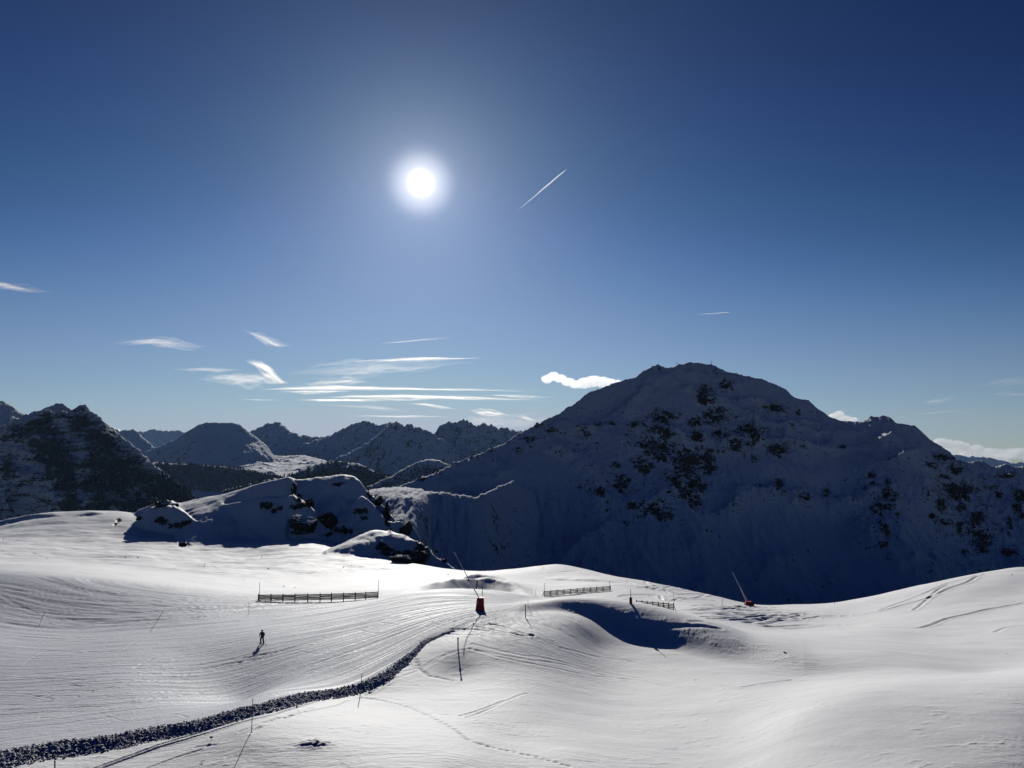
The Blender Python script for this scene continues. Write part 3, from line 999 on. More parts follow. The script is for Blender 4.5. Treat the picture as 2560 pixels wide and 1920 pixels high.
CREST_BIG = [(900, 1262, 900), (975, 1226, 900), (1011, 1210, 905), (1075, 1188, 920), (1138, 1156, 940), (1201, 1134, 965), (1265, 1108, 990), (1304, 1079, 1010), (1358, 1052, 1040), (1399, 1032, 1070), (1440, 1007, 1095), (1475, 978, 1115), (1497, 973, 1130), (1539, 956, 1150), (1589, 943, 1180), (1608, 927, 1190), (1643, 911, 1200), (1668, 921, 1215), (1694, 912, 1240), (1728, 906, 1260), (1757, 908, 1260), (1789, 913, 1255), (1811, 927, 1245), (1833, 932, 1240), (1871, 940, 1225), (1900, 948, 1210), (1939, 960, 1190), (1968, 977, 1180), (1983, 992, 1170), (2021, 1001, 1150), (2047, 1023, 1130), (2075, 1044, 1120), (2100, 1050, 1110), (2151, 1055, 1100), (2176, 1042, 1085), (2205, 1038, 1080), (2227, 1044, 1075), (2240, 1058, 1070), (2287, 1064, 1055), (2303, 1077, 1045), (2325, 1096, 1035), (2373, 1128, 1020), (2392, 1150, 1010), (2423, 1156, 1005), (2455, 1153, 1000), (2490, 1166, 1000), (2515, 1161, 990), (2531, 1167, 985), (2560, 1167, 980), (2700, 1170, 960)]
MM_BIG = mountain_material('mountain_snow_and_rock', 0.085, (0.024, 0.016, 0.011), (0.11, 0.072, 0.048), 1.0, bump=1.3, ns=(5.0, 4.0), rk=1.55)
SADDLE = ([(880, 1240, 770, 40), (945, 1222, 765, 110), (1000, 1218, 760, 170), (1040, 1222, 752, 130), (1060, 1226, 750, 60), (1075, 1230, 748, 16), (1120, 1232, 750, 8), (1170, 1241, 752, 8), (1190, 1243, 758, 10), (1225, 1228, 790, 10), (1250, 1214, 830, 8), (1285, 1203, 870, 8), (1330, 1230, 880, 10), (1400, 1330, 850, 10), (1480, 1500, 800, 10)], 0.62, 0.5, 4.0)
big, BIG = mountain('mountain', [(u, v, Y, 3) for (u, v, Y) in CREST_BIG], 0.585, 0.5, 830, 2760, 560, 1330, 820, 330, MM_BIG, rough=(17, 110), rocks=R_BIG, extra=[SADDLE], crest_rough=1.5)
big['label'] = 'broad snowy mountain in shade with dark rock bands'

# western rocky mountain
C_W = [(-300, 1110, 2500), (-60, 1085, 2500), (0, 1069, 2520), (32, 1049, 2540), (73, 1036, 2560), (104, 1025, 2580), (120, 1017, 2590), (142, 1009, 2600), (158, 1011, 2600), (177, 1025, 2590), (196, 1015, 2580), (212, 1010, 2570), (220, 1018, 2560), (228, 1032, 2550), (244, 1034, 2540), (260, 1055, 2520), (285, 1074, 2490), (304, 1093, 2460), (335, 1115, 2420), (358, 1137, 2380), (386, 1162, 2330), (420, 1190, 2280), (450, 1215, 2230), (490, 1248, 2170), (530, 1290, 2100)]
R_W = [(110, 1075, 30, 22), (125, 1120, 32, 30), (150, 1150, 34, 30), (165, 1190, 25, 35), (175, 1240, 16, 50), (180, 1290, 16, 30), (200, 1060, 25, 25), (235, 1090, 25, 25), (265, 1120, 30, 25), (245, 1150, 30, 20), (300, 1160, 40, 22), (290, 1210, 50, 25), (350, 1190, 40, 14), (240, 1210, 30, 22), (60, 1080, 30, 12), (400, 1225, 60, 12), (20, 1170, 12, 20), (450, 1240, 40, 10), (330, 1260, 60, 14)]
MM_W = mountain_material('dark_layered_rock_and_snow', 0.016, (0.012, 0.010, 0.009), (0.05, 0.04, 0.035), 0.62, strata=5.0, bump=6.0, rk=1.15, ns=(4.6, 3.6))


def strata_bands(X, Y, z):
    h = z + 0.45 * X * 0.35 + 8 * fbm(X / 90, Y / 90, 2)
    return 4.5 * np.tanh(2.2 * np.sin(h / 7.5))


west, WEST = mountain('mountain', [(u, v, Y, 14) for (u, v, Y) in C_W], 0.72, 0.6, -330, 560, 1900, 2750, 520, 300, MM_W, rough=(80, 190), rocks=R_W, crest_rough=6.0, bands=strata_bands)
west['label'] = 'jagged dark rocky mountain streaked with snow ledges'
MM_FAR = mountain_material('distant_mountain_snow', 0.012, (0.03, 0.028, 0.026), (0.10, 0.09, 0.08), 0.62, bump=12.0, ns=(3.6, 3.4))
MM_FARR = mountain_material('distant_rugged_mountain_snow', 0.014, (0.03, 0.028, 0.026), (0.10, 0.09, 0.08), 0.40, bump=12.0, ns=(3.6, 3.4))

FAR = [
    # name label, crest (u, v), depth, front, (u0, u1), face depth, roughness, material
    ('pale snow peak behind the jagged rocky mountain', [(-200, 1010), (-60, 1020), (0, 1004), (10, 1003), (30, 1015), (50, 1032), (66, 1038), (120, 1080)], 4200, 0.7, 900, (50, 300), MM_FAR, 10),
    ('faint distant range low on the horizon beyond the valleys', [(250, 1100), (300, 1090), (330, 1085), (345, 1078), (360, 1079), (382, 1071), (395, 1077), (430, 1078), (450, 1074), (462, 1082), (520, 1090), (600, 1095)], 15500, 0.8, 3000, (150, 1200), MM_FAR, 30),
    ('small pointed peak beside the flat topped mountain', [(200, 1100), (285, 1075), (291, 1072), (297, 1078), (310, 1077), (322, 1076), (330, 1072), (340, 1077), (352, 1090), (368, 1104), (390, 1122), (430, 1145)], 8500, 0.7, 1500, (90, 500), MM_FAR, 14),
    ('smooth snow flat topped mountain above the forest', [(330, 1150), (364, 1129), (411, 1112), (443, 1096), (475, 1074), (500, 1061), (519, 1055), (550, 1056), (576, 1056), (590, 1059), (601, 1063), (633, 1087), (665, 1112), (680, 1133), (690, 1145), (720, 1160)], 6200, 0.64, 1300, (70, 520), MM_FAR, 6),
    ('rocky peak between the flat topped mountain and the valley head', [(560, 1110), (628, 1079), (650, 1068), (669, 1059), (685, 1059), (701, 1056), (711, 1064), (720, 1072), (736, 1082), (755, 1086), (777, 1091), (800, 1093), (815, 1091), (828, 1089), (860, 1095), (900, 1100)], 8000, 0.62, 1800, (110, 600), MM_FARR, 16),
    ('wide peak behind the cone shaped mountain', [(760, 1110), (815, 1092), (840, 1080), (862, 1070), (885, 1058), (900, 1055), (912, 1051), (925, 1055), (948, 1064), (960, 1059), (973, 1055), (990, 1060), (1040, 1075), (1100, 1090)], 7400, 0.62, 1500, (110, 560), MM_FARR, 14),
    ('cone shaped mountain with a long sunlit ridge', [(760, 1170), (820, 1155), (860, 1138), (900, 1118), (935, 1094), (960, 1073), (978, 1057), (989, 1051), (1000, 1058), (1012, 1066), (1024, 1060), (1040, 1066), (1053, 1071), (1075, 1080), (1100, 1095), (1140, 1120), (1180, 1150)], 5600, 0.66, 1200, (85, 420), MM_FARR, 12),
    ('rugged rocky massif next to the big mountain ridge', [(1020, 1110), (1060, 1090), (1087, 1080), (1100, 1066), (1119, 1053), (1135, 1055), (1150, 1052), (1166, 1051), (1176, 1057), (1185, 1063), (1205, 1060), (1230, 1064), (1250, 1070), (1264, 1070), (1280, 1075), (1300, 1077), (1360, 1090)], 6000, 0.64, 1300, (95, 420), MM_FARR, 16),
    ('distant snow range under the cumulus bank', [(2330, 1150), (2378, 1136), (2400, 1137), (2415, 1143), (2430, 1140), (2450, 1143), (2480, 1145), (2500, 1150), (2530, 1158), (2560, 1155), (2700, 1150)], 13000, 0.7, 2600, (150, 900), MM_FAR, 24),
]
for (lab, cr, Yc, fr, face, rough, mat, crr) in FAR:
    u0, u1 = cr[0][0], cr[-1][0]
    o, _ = mountain('mountain', [(u, v, Yc, rough[1] * 0.08) for (u, v) in cr], fr, 0.6, u0, u1, Yc - face, Yc + face * 0.35, 260, 120, mat, rough=rough, crest_rough=crr, sm=0.001)
    o['label'] = lab

# low wooded hill with a sunlit top in front of the cone shaped mountain, and the wooded hill by the lit valley
MM_HILL = mountain_material('hill_snow', 0.02, (0.05, 0.045, 0.04), (0.12, 0.10, 0.09), 1.0, bump=3.0)
h1, H1 = mountain('hill', [(820, 1260, 2900, 20), (900, 1225, 2900, 20), (980, 1190, 2900, 20), (1020, 1165, 2900, 20), (1055, 1152, 2900, 20), (1075, 1147, 2900, 40), (1095, 1150, 2900, 30), (1130, 1165, 2900, 20), (1200, 1195, 2900, 20)], 0.5, 0.4, 820, 1200, 2200, 3000, 200, 120, MM_HILL, rough=(22, 180), crest_rough=3)
h2, H2 = mountain('hill', [(560, 1225, 3600, 20), (640, 1205, 3650, 20), (720, 1189, 3700, 20), (800, 1158, 3750, 20), (850, 1153, 3750, 20), (900, 1160, 3700, 20), (950, 1185, 3600, 20), (1010, 1205, 3550, 20), (1080, 1220, 3500, 30)], 0.5, 0.4, 560, 1080, 2700, 3900, 260, 120, MM_HILL, rough=(22, 200), crest_rough=3)
h3, H3 = mountain('hill', [(330, 1150, 4600, 20), (420, 1158, 4600, 20), (560, 1166, 4600, 20), (600, 1172, 4600, 20), (640, 1180, 4600, 20), (690, 1190, 4600, 20), (720, 1198, 4500, 20), (760, 1208, 4400, 30)], 0.42, 0.3, 330, 760, 3300, 4800, 240, 120, MM_HILL, rough=(30, 260), crest_rough=3)
h1['label'] = 'wooded hill with sunlit snow top'
h2['label'] = 'dark wooded hill in front of the lit valley'
h3['label'] = 'forested slope below the flat topped mountain'
# sunlit valley head
MM_VAL = mountain_material('valley_snow', 0.02, (0.05, 0.045, 0.04), (0.12, 0.10, 0.09), 1.7, bump=3.0)
vf, VF = mountain('valley_floor', [(560, 1140, 6600, 60), (640, 1132, 6600, 60), (700, 1140, 6700, 60), (760, 1138, 6700, 60), (810, 1150, 6500, 60), (860, 1170, 6300, 60)], 0.085, 0.3, 560, 860, 4700, 6900, 220, 160, MM_VAL, rough=(22, 260), crest_rough=3)
tag(vf, kind='structure')

# the ground that carries everything out to the horizon
gm = MB()
gm.add([(-14500, -1500, -640), (14500, -1500, -640), (14500, 19500, -640), (-14500, 19500, -640)], [(0, 1, 2, 3)])
tag(gm.build('terrain', MM_HILL), kind='structure')

#OBJECTS_BEGIN
# ================================================================== WOODS
def mhit(data, u, v):
    X, Y, z, q, y = data
    qq, s = ray(u, v)
    if not (q[0] < qq < q[-1]):
        return None
    c = np.interp(qq, q, np.arange(len(q)))
    c0 = int(min(c, len(q) - 2))
    col = z[:, c0] * (1 - (c - c0)) + z[:, c0 + 1] * (c - c0)
    d = col - s * y
    ok = np.where(d >= 0)[0]
    if len(ok) == 0 or ok[0] == 0:
        return None
    k = ok[0]
    f = -d[k - 1] / (d[k] - d[k - 1])
    Yy = y[k - 1] + (y[k] - y[k - 1]) * f
    return Vector((qq * Yy, Yy, s * Yy))


M_PINE = simple('pine_needles', (0.018, 0.027, 0.022), 0.9, var=0.4, scale=0.05)
M_BARK = simple('bark', (0.05, 0.035, 0.025), 0.9)
woods = MB()
rw = random.Random(5)


def cone_tree(p, h, w):
    n = len(woods.v)
    a0 = rw.random() * 3
    for lev, (zz, rr) in enumerate(((0.08, 1.0), (0.5, 0.62))):
        for k in range(5):
            a = a0 + lev * 0.6 + k * 1.2566
            woods.v.append((p.x + math.cos(a) * w * rr * rw.uniform(.8, 1.15), p.y + math.sin(a) * w * rr, p.z + h * zz))
    woods.v.append((p.x, p.y, p.z + h))
    for k in range(5):
        a, b = n + k, n + (k + 1) % 5
        woods.f.append((a, b, b + 5, a + 5))
        woods.f.append((a + 5, b + 5, n + 10))


def plant(data, region, count, h=(9, 15)):
    """trees over a region given as columns with an upper and a lower row"""
    us = [r[0] for r in region]
    t_ = [r[1] for r in region]
    b_ = [r[2] for r in region]
    for _ in range(count):
        u = rw.uniform(us[0], us[-1])
        tp, bt = np.interp(u, us, t_), np.interp(u, us, b_)
        x = rw.random()
        v = tp + (bt - tp) * x
        if x < 0.25 and noise(np.array([u / 9.0]), np.array([v / 6.0]))[0] < 0.05:
            continue
        p = mhit(data, u, v)
        if p is None:
            continue
        hh = rw.uniform(*h)
        cone_tree(p, hh, hh * rw.uniform(.17, .25))


plant(H3, [(340, 1152, 1200), (420, 1150, 1215), (480, 1142, 1225), (520, 1140, 1230), (560, 1138, 1230), (600, 1150, 1225), (640, 1168, 1215), (690, 1185, 1215), (755, 1200, 1225)], 9000, (10, 18))
plant(H2, [(560, 1225, 1260), (640, 1204, 1250), (720, 1188, 1240), (780, 1168, 1235), (820, 1156, 1225), (860, 1156, 1225), (900, 1166, 1225), (950, 1185, 1225), (1070, 1215, 1230)], 7500, (11, 19))
plant(H1, [(830, 1240, 1262), (900, 1224, 1255), (980, 1196, 1240), (1030, 1166, 1225), (1060, 1158, 1215), (1090, 1166, 1200), (1150, 1178, 1198)], 1500, (7, 12))
plant(WEST, [(390, 1185, 1240), (430, 1190, 1262), (480, 1215, 1262)], 900, (8, 14))
tag(woods.build('woods', M_PINE), kind='stuff')

# ================================================================== ROCKS
def rock_material(name, dark, light, snowline):
    m, t, p, _ = new_mat(name)
    pos = wpos(t)
    g = N(t, 'ShaderNodeNewGeometry')
    sx = N(t, 'ShaderNodeSeparateXYZ')
    L(t, g.outputs['Normal'], sx.inputs[0])
    n1 = noise_tex(t, pos, 0.7, 6, 0.7)
    f = math_node(t, 'MULTIPLY', math_node(t, 'SUBTRACT', math_node(t, 'ADD', sx.outputs['Z'], math_node(t, 'MULTIPLY', math_node(t, 'SUBTRACT', n1, 0.5), 1.3)), snowline), 7.0, clamp=True)
    rc = N(t, 'ShaderNodeMix', data_type='RGBA')
    rc.inputs[6].default_value = dark + (1,)
    rc.inputs[7].default_value = light + (1,)
    L(t, noise_tex(t, pos, 1.9, 6, 0.7), rc.inputs['Factor'])
    c = N(t, 'ShaderNodeMix', data_type='RGBA')
    L(t, f, c.inputs['Factor'])
    L(t, rc.outputs[2], c.inputs[6])
    c.inputs[7].default_value = (0.88, 0.89, 0.91, 1)
    L(t, c.outputs[2], p.inputs['Base Color'])
    p.inputs['Roughness'].default_value = 0.8
    p.inputs['Specular IOR Level'].default_value = 0.2
    b = N(t, 'ShaderNodeBump')
    b.inputs['Distance'].default_value = 1.3
    L(t, n1, b.inputs['Height'])
    L(t, b.outputs[0], p.inputs['Normal'])
    return m


M_ROCK = rock_material('snowy_rock', (0.026, 0.018, 0.013), (0.12, 0.085, 0.06), 0.42)
M_BLOCK = rock_material('snow_capped_rock', (0.03, 0.022, 0.017), (0.14, 0.11, 0.085), 0.62)
M_STONE = rock_material('bare_stone', (0.03, 0.025, 0.02), (0.12, 0.10, 0.08), 0.85)


def ico(sub):
    t = (1 + 5 ** .5) / 2
    v = [Vector(p).normalized() for p in [(-1, t, 0), (1, t, 0), (-1, -t, 0), (1, -t, 0), (0, -1, t), (0, 1, t), (0, -1, -t), (0, 1, -t), (t, 0, -1), (t, 0, 1), (-t, 0, -1), (-t, 0, 1)]]
    f = [(0, 11, 5), (0, 5, 1), (0, 1, 7), (0, 7, 10), (0, 10, 11), (1, 5, 9), (5, 11, 4), (11, 10, 2), (10, 7, 6), (7, 1, 8), (3, 9, 4), (3, 4, 2), (3, 2, 6), (3, 6, 8), (3, 8, 9), (4, 9, 5), (2, 4, 11), (6, 2, 10), (8, 6, 7), (9, 8, 1)]
    for _ in range(sub):
        cache = {}
        nf = []

        def mid(a, b):
            k = (min(a, b), max(a, b))
            if k not in cache:
                v.append(((v[a] + v[b]) / 2).normalized())
                cache[k] = len(v) - 1
            return cache[k]
        for a, b, c in f:
            ab, bc, ca = mid(a, b), mid(b, c), mid(c, a)
            nf += [(a, ab, ca), (b, bc, ab), (c, ca, bc), (ab, bc, ca)]
        f = nf
    return np.array([tuple(p) for p in v]), f


ICO = {k: ico(k) for k in (1, 2, 3, 4)}


def rock(name, p, size, mat, seed, sub=3, rough=0.35, label=None, group=None, cat='rock', cuts=(0.45, 0.8)):
    vs, f = ICO[sub]
    o_ = seed * 7.7
    d = 1 + rough * (ridged(vs[:, 0] * 1.3 + o_, vs[:, 1] * 1.3 + vs[:, 2] * 1.1 + o_, 4) - 0.5) * 1.6 + rough * 0.6 * noise(vs[:, 2] * 2.3 + o_, vs[:, 0] * 2.3 - vs[:, 1])
    co = vs * d[:, None]
    co = np.sign(co) * np.abs(co) ** 0.62
    # flat faces: the stone is cut by planes
    rp = np.random.default_rng(int(seed * 13) + 1)
    for _ in range(11):
        nn = rp.normal(size=3)
        nn /= np.linalg.norm(nn)
        dd = co @ nn - rp.uniform(*cuts)
        co = co - np.maximum(dd, 0)[:, None] * nn
    co = co / np.abs(co).max(0)
    co = co * (np.array(size) / 2)
    me = bpy.data.meshes.new(name)
    me.from_pydata([tuple(c) for c in co], [], f)
    me.materials.append(mat)
    me.update()
    o = bpy.data.objects.new(name, me)
    COL.objects.link(o)
    o.location = p
    o.rotation_euler = (0, 0, (seed * 1.3) % 0.6 - 0.3)
    return tag(o, label, cat, group)


# large blocks: (u0, v0, u1, v1, label), standing where the ground shows at the block's foot
BLOCKS = [
    (722, 1286, 800, 1330, 'largest snow capped rock standing in the shaded bowl of the knoll'),
    (790, 1276, 842, 1318, 'tall dark rock tower against the east end of the big snow capped rock'),
    (725, 1322, 775, 1336, 'low broken rock ledge along the foot of the big snow capped rock'),
    (660, 1254, 682, 1273, 'round dark boulder alone on the shaded slope above the big rock'),
    (680, 1270, 693, 1280, 'small rock touching the round dark boulder'),
    (728, 1260, 752, 1275, 'dark ledge rock under the second step of the knoll'),
    (760, 1246, 786, 1268, 'rough rock ending the second step of the knoll'),
    (962, 1252, 974, 1294, 'tall narrow rock pinnacle on the east edge of the knoll'),
    (940, 1238, 958, 1262, 'jagged rock on the knoll edge above the tall pinnacle'),
    (1008, 1296, 1034, 1336, 'dark rock pillar beside the low front knoll'),
    (998, 1318, 1008, 1334, 'small rock at the foot of the dark rock pillar'),
    (1010, 1372, 1076, 1414, 'big dark cliff block on the front of the low knoll'),
    (975, 1386, 1030, 1412, 'broken dark rocks spread along the foot of the low knoll'),
    (955, 1362, 985, 1380, 'slanting rock streak on the face of the low knoll'),
    (1104, 1396, 1118, 1408, 'rock poking from the snow spur at the end of the knoll'),
    (1086, 1372, 1096, 1383, 'small dark boulder below the end of the knoll'),
    (385, 1251, 425, 1268, 'long dark rock on the crest of the western knob'),
    (430, 1257, 448, 1267, 'pointed rock on the crest beside the long dark one'),
    (340, 1291, 358, 1300, 'flat rock in the snow bank west of the shaded bowl'),
    (455, 1300, 480, 1312, 'rock at the east foot of the western knob'),
    (445, 1355, 466, 1366, 'low stones in the sunlit snow below the shaded bowl'),
    (832, 1318, 870, 1332, 'line of rocks between the big rock and the low knoll'),
]
for i, (u0, v0, u1, v1, lab) in enumerate(BLOCKS):
    uc = (u0 + u1) / 2
    p = hit(uc, v1 - (v1 - v0) * 0.25, ymin=250)
    m = p.y / F
    w, h = (u1 - u0) * m, (v1 - v0) * m
    sub = 4 if w * h > 40 else 3
    q_ = at(uc, (v0 + v1) / 2 + (v1 - v0) * 0.08, p.y - 0.2 * w * 0.5)
    rock('rock', q_, (w * 1.05, max(w * 0.7, h * .8), h * 1.1), M_BLOCK, i + 1, sub=4, rough=0.62, label=lab, cuts=(0.70, 1.0))

# outcrops on the big mountain
OUT = [(1722, 1150, 44, 26, 'broad outcrop in the heart of the big mountain main cliff band'), (1611, 1111, 16, 12, 'small outcrop at the top west corner of the main cliff band'),
       (1650, 1118, 30, 18, 'overhanging outcrop high in the west half of the main cliff band'), (1772, 1152, 18, 36, 'upright outcrop on the east rim of the main cliff band'),
       (1738, 1255, 28, 24, 'dark blunt outcrop closing the main cliff band at its lower east tip'), (1742, 1213, 20, 18, 'outcrop just above the blunt lower tip of the main cliff band'),
       (1705, 1187, 30, 12, 'slab outcrop below the broad central one on the main cliff band'), (1665, 1292, 34, 13, 'lowest long outcrop under the main cliff band'),
       (1636, 1270, 22, 12, 'outcrop one step above the lowest long one'), (1606, 1168, 16, 18, 'outcrop on the west flank of the main cliff band'),
       (1945, 1122, 36, 24, 'large solitary outcrop east of the upper cliff band'), (1945, 1210, 18, 25, 'upright teardrop boulder halfway down the open snow slope'),
       (1961, 1229, 11, 9, 'little boulder under the teardrop boulder'), (2012, 1240, 26, 15, 'rounded boulder east of the teardrop boulder on the open slope'),
       (2066, 1240, 11, 17, 'narrow outcrop between the rounded boulder and the east rock rib'), (1887, 1147, 14, 9, 'small outcrop under the upper cliff band'),
       (1643, 1076, 22, 11, 'outcrop on the western arm of the upper cliffs'), (1814, 962, 22, 17, 'outcrop closest beneath the summit'),
       (1790, 1041, 24, 14, 'outcrop at the top of the upper cliffs'), (1839, 1114, 26, 16, 'hanging outcrop on the east arm of the upper cliffs'),
       (1567, 1086, 17, 9, 'flat lone outcrop on the upper west slope'), (1466, 1086, 15, 8, 'small outcrop midway along the upper west slope'),
       (1529, 1058, 9, 10, 'tiny outcrop highest on the upper west slope'), (1297, 1126, 20, 10, 'outcrop low on the west ridge of the big mountain'),
       (1326, 1117, 14, 7, 'outcrop next to the lowest one on the west ridge'), (1377, 1077, 22, 12, 'dark outcrop just below the skyline of the west ridge'),
       (2189, 1273, 24, 18, 'outcrop in the middle of the narrow east rock rib'), (2219, 1332, 13, 28, 'long upright outcrop on the lower east rock rib'),
       (2208, 1360, 20, 11, 'bottom outcrop of the narrow east rock rib'), (2180, 1185, 20, 11, 'top outcrop of the narrow east rock rib'),
       (2244, 1286, 10, 12, 'separate knob beside the narrow east rock rib'), (2330, 1164, 26, 8, 'uppermost flat outcrop of the far east cliffs'),
       (2354, 1261, 18, 26, 'upright outcrop in the middle of the far east cliffs'), (2404, 1267, 20, 20, 'blocky outcrop east of the upright one in the far east cliffs'),
       (2365, 1305, 30, 12, 'slanting outcrop on the lower west side of the far east cliffs'), (2398, 1315, 10, 32, 'thin tall outcrop below the blocky one'),
       (2414, 1380, 16, 9, 'lowest lone rock under the far east cliffs'), (2388, 1172, 24, 15, 'outcrop on the shoulder of the far east cliffs'),
       (2521, 1188, 28, 11, 'flat outcrop under the east skyline by the cloud bank'), (2547, 1245, 18, 20, 'outcrop at the east edge of the mountain face')]
for i, (u, v, w, h, lab) in enumerate(OUT):
    p = mhit(BIG, u, v + h * 0.2)
    if p is None:
        continue
    m = p.y / F
    o = rock('rock_outcrop', at(u, v, p.y + 0.10 * w * m), (w * m, w * m * 0.8, h * m * 1.05), M_ROCK, 40 + i, sub=3, rough=0.6, cat='rock', label=lab, group='rock outcrops on the big mountain')
    o.rotation_euler = (0, random.uniform(-.25, .25), random.uniform(-.4, .4))

# loose stones showing through the snow
p = hit(787, 1862)
rock('boulder', p + Vector((0, .12, .02)), (0.66, 0.5, 0.40), M_ROCK, 3, sub=3, label='dark rock standing in for a hollow in the near untouched snow')  # dark rock put in place of the shaded hollow in the snow
for i, (u, v, w, lab) in enumerate([(858, 1418, 6, 'dark stone at the start of the thin track below the low knoll'), (878, 1414, 3, 'tiny stone just behind the dark one at the thin track'), (671, 1422, 5, 'flat stone in the bright snow north of the long fence'),
                                    (709, 1466, 5, 'stone closest behind the long wooden fence'), (737, 1469, 4, 'small stone east of the one closest behind the long fence'), (610, 1450, 3, 'small stone behind the west pole of the long fence'),
                                    (118, 1396, 4, 'stone on the far west snowfield near the thin curved track'), (345, 1394, 6, 'flat stone beside the tiny dark stake'), (41, 1349, 3, 'tiny stone near the far west pole'),
                                    (1120, 1437, 5, 'stone west of the snow lips behind the near lance'), (1193, 1433, 3, 'tiny stone on the crest above the upper snow lip'), (2530, 1437, 4, 'small stone near the top of the east slope'),
                                    (1760, 1578, 5, 'stone on the back of the wind lip'), (1962, 1632, 10, 'largest stone at the foot of the wind lip'), (2516, 1634, 4, 'lone small stone on the open east slope')]):
    p = hit(u, v)
    m = p.y / F
    rock('stone', p + Vector((0, 0, w * m * .08)), (w * m, w * m * .8, w * m * .4), M_STONE, 120 + i, sub=1, rough=.4, label=lab, group='loose stones in the snowfield')

# clods of ploughed snow along the edge of the piste
M_CLOD = simple('clod_snow', (0.86, 0.87, 0.89), 0.8, var=0.03)
cl = MB()
cv, cf = ICO[1]
c0v, c0f = ico(0)
rc_ = random.Random(9)
segs = list(zip(bw2[:-1], bw2[1:]))
lens = [math.dist(a, b) for a, b in segs]
tot = sum(lens)
for k in range(9500):
    s_ = rc_.random() * tot * 0.93
    acc = 0
    for (a, b), l_ in zip(segs, lens):
        if acc + l_ >= s_:
            break
        acc += l_
    t_ = (s_ - acc) / l_
    x, y = a[0] + (b[0] - a[0]) * t_, a[1] + (b[1] - a[1]) * t_
    nx, ny = -(b[1] - a[1]) / l_, (b[0] - a[0]) / l_
    hw = float(np.interp(s_ / tot, [0, 0.15, 0.5, 0.75, 0.88, 0.93], [1.3, 1.15, 0.8, 0.5, 0.26, 0.08])) * (1 + 0.45 * float(noise(np.array([s_ / 4.0]), np.array([3.0]))[0]))
    e = max(-1.15, min(1.15, rc_.gauss(-.1, 0.5))) * hw
    x += nx * e
    y += ny * e
    if y < 44:
        continue
    z = ground(x, y)
    r = rc_.uniform(0.03, 0.09) * (1.3 if rc_.random() < 0.12 else 1)
    n = len(cl.v)
    rz = rc_.uniform(.6, 1.0)
    a_ = rc_.random() * 6
    ca, sa = math.cos(a_), math.sin(a_)
    for q_ in c0v:
        j = r * rc_.uniform(0.7, 1.25)
        cl.v.append((x + (q_[0] * ca - q_[1] * sa) * j, y + (q_[0] * sa + q_[1] * ca) * j, z + q_[2] * j * rz + r * .35))
    cl.f += [tuple(i_ + n for i_ in f_) for f_ in c0f]
tag(cl.build('snow_clods', M_CLOD), kind='stuff')
p = hit(939, 1703)
rock('snow_block', p + Vector((0, 0, .12)), (0.42, 0.3, 0.22), M_CLOD, 9, sub=1, rough=.3, label='bright square block of snow lying on the ploughed edge', cat='snow block')

# ================================================================== POLES
M_DARKPOLE = simple('dark_plastic', (0.03, 0.03, 0.035), 0.5)
M_BAMBOO = simple('weathered_bamboo', (0.16, 0.13, 0.08), 0.6)
M_RED = simple('red_padding', (0.56, 0.045, 0.02), 0.6, var=0.12, scale=2.0, bump=0.2)
M_ORANGE = simple('orange_plastic', (0.85, 0.20, 0.05), 0.5)
M_METAL = simple('galvanised_metal', (0.45, 0.47, 0.50), 0.4, metal=0.6, var=0.08)
M_WHITE = simple('white_label', (0.75, 0.75, 0.75), 0.6, var=0.03)


def pole(base, top, r, mat, label, group=None, band=None, cap=True):
    """piste pole between two photograph pixels, standing at the depth of the ground at its foot"""
    b = hit(*base)
    tp = at(top[0], top[1], b.y)
    o = empty('piste_pole', b, label, 'pole', group)
    m = MB()
    lo = b - (tp - b).normalized() * 0.25
    m.tube([lo, b.lerp(tp, .5), tp], [r, r, r * 0.85], 8)
    e = m.build('shaft', mat, o)
    e.location = -b
    if cap:
        m = MB()
        m.tube([tp - (tp - b).normalized() * 0.02, tp + (tp - b).normalized() * 0.07], [r * 1.35, r * 1.1], 8)
        e = m.build('cap', M_DARKPOLE, o)
        e.location = -b
    if band:
        m = MB()
        d = (tp - b).normalized()
        for h0 in band:
            m = MB()
            m.tube([b + d * h0, b + d * (h0 + 0.09)], [r * 1.6, r * 1.6], 8)
            e = m.build('collar', M_DARKPOLE, o)
            e.location = -b
    return o


pole((629, 1830), (632, 1749), 0.030, M_BAMBOO, 'tall thin pole nearest the camera beside the ploughed edge', band=[0.25])
pole((900, 1742), (905, 1684), 0.035, M_BAMBOO, 'tall pole standing where the ploughed edge begins to bend uphill', band=[0.1])
pole((1145, 1622), (1145, 1594), 0.075, M_DARKPOLE, 'short thick dark pole below the red snow lance', band=[0.6, 1.15])
pole((1314, 1545), (1314, 1511), 0.065, M_DARKPOLE, 'dark pole on the lip west of the shaded scoop', band=[0.5])
pole((97, 1566), (111, 1530), 0.03, M_DARKPOLE, 'leaning thin pole near the west edge of the piste')
pole((384, 1567), (408, 1527), 0.03, M_DARKPOLE, 'leaning thin pole halfway along the edge of the scraped slope')
pole((622, 1537), (622, 1507), 0.025, M_BAMBOO, 'faint upright pole just in front of the wooden fence west end')
pole((8, 1353), (8, 1343), 0.07, M_DARKPOLE, 'tiny distant pole at the far west edge of the snowfield')
pole((313, 1396), (313, 1389), 0.09, M_DARKPOLE, 'tiny dark stake below the shaded bowl')
pole((511, 1416), (513, 1408), 0.08, M_DARKPOLE, 'tiny leaning stake in the middle of the bright snowfield')
pole((655, 1395), (655, 1389), 0.09, M_DARKPOLE, 'tiny stake close under the shadow edge of the bowl')
pole((1320, 1514), (1320, 1500), 0.03, M_BAMBOO, 'faint thin pole behind the dark pole on the lip')
pole((1338, 1490), (1338, 1476), 0.04, M_BAMBOO, 'faint thin pole west of the second wooden fence')
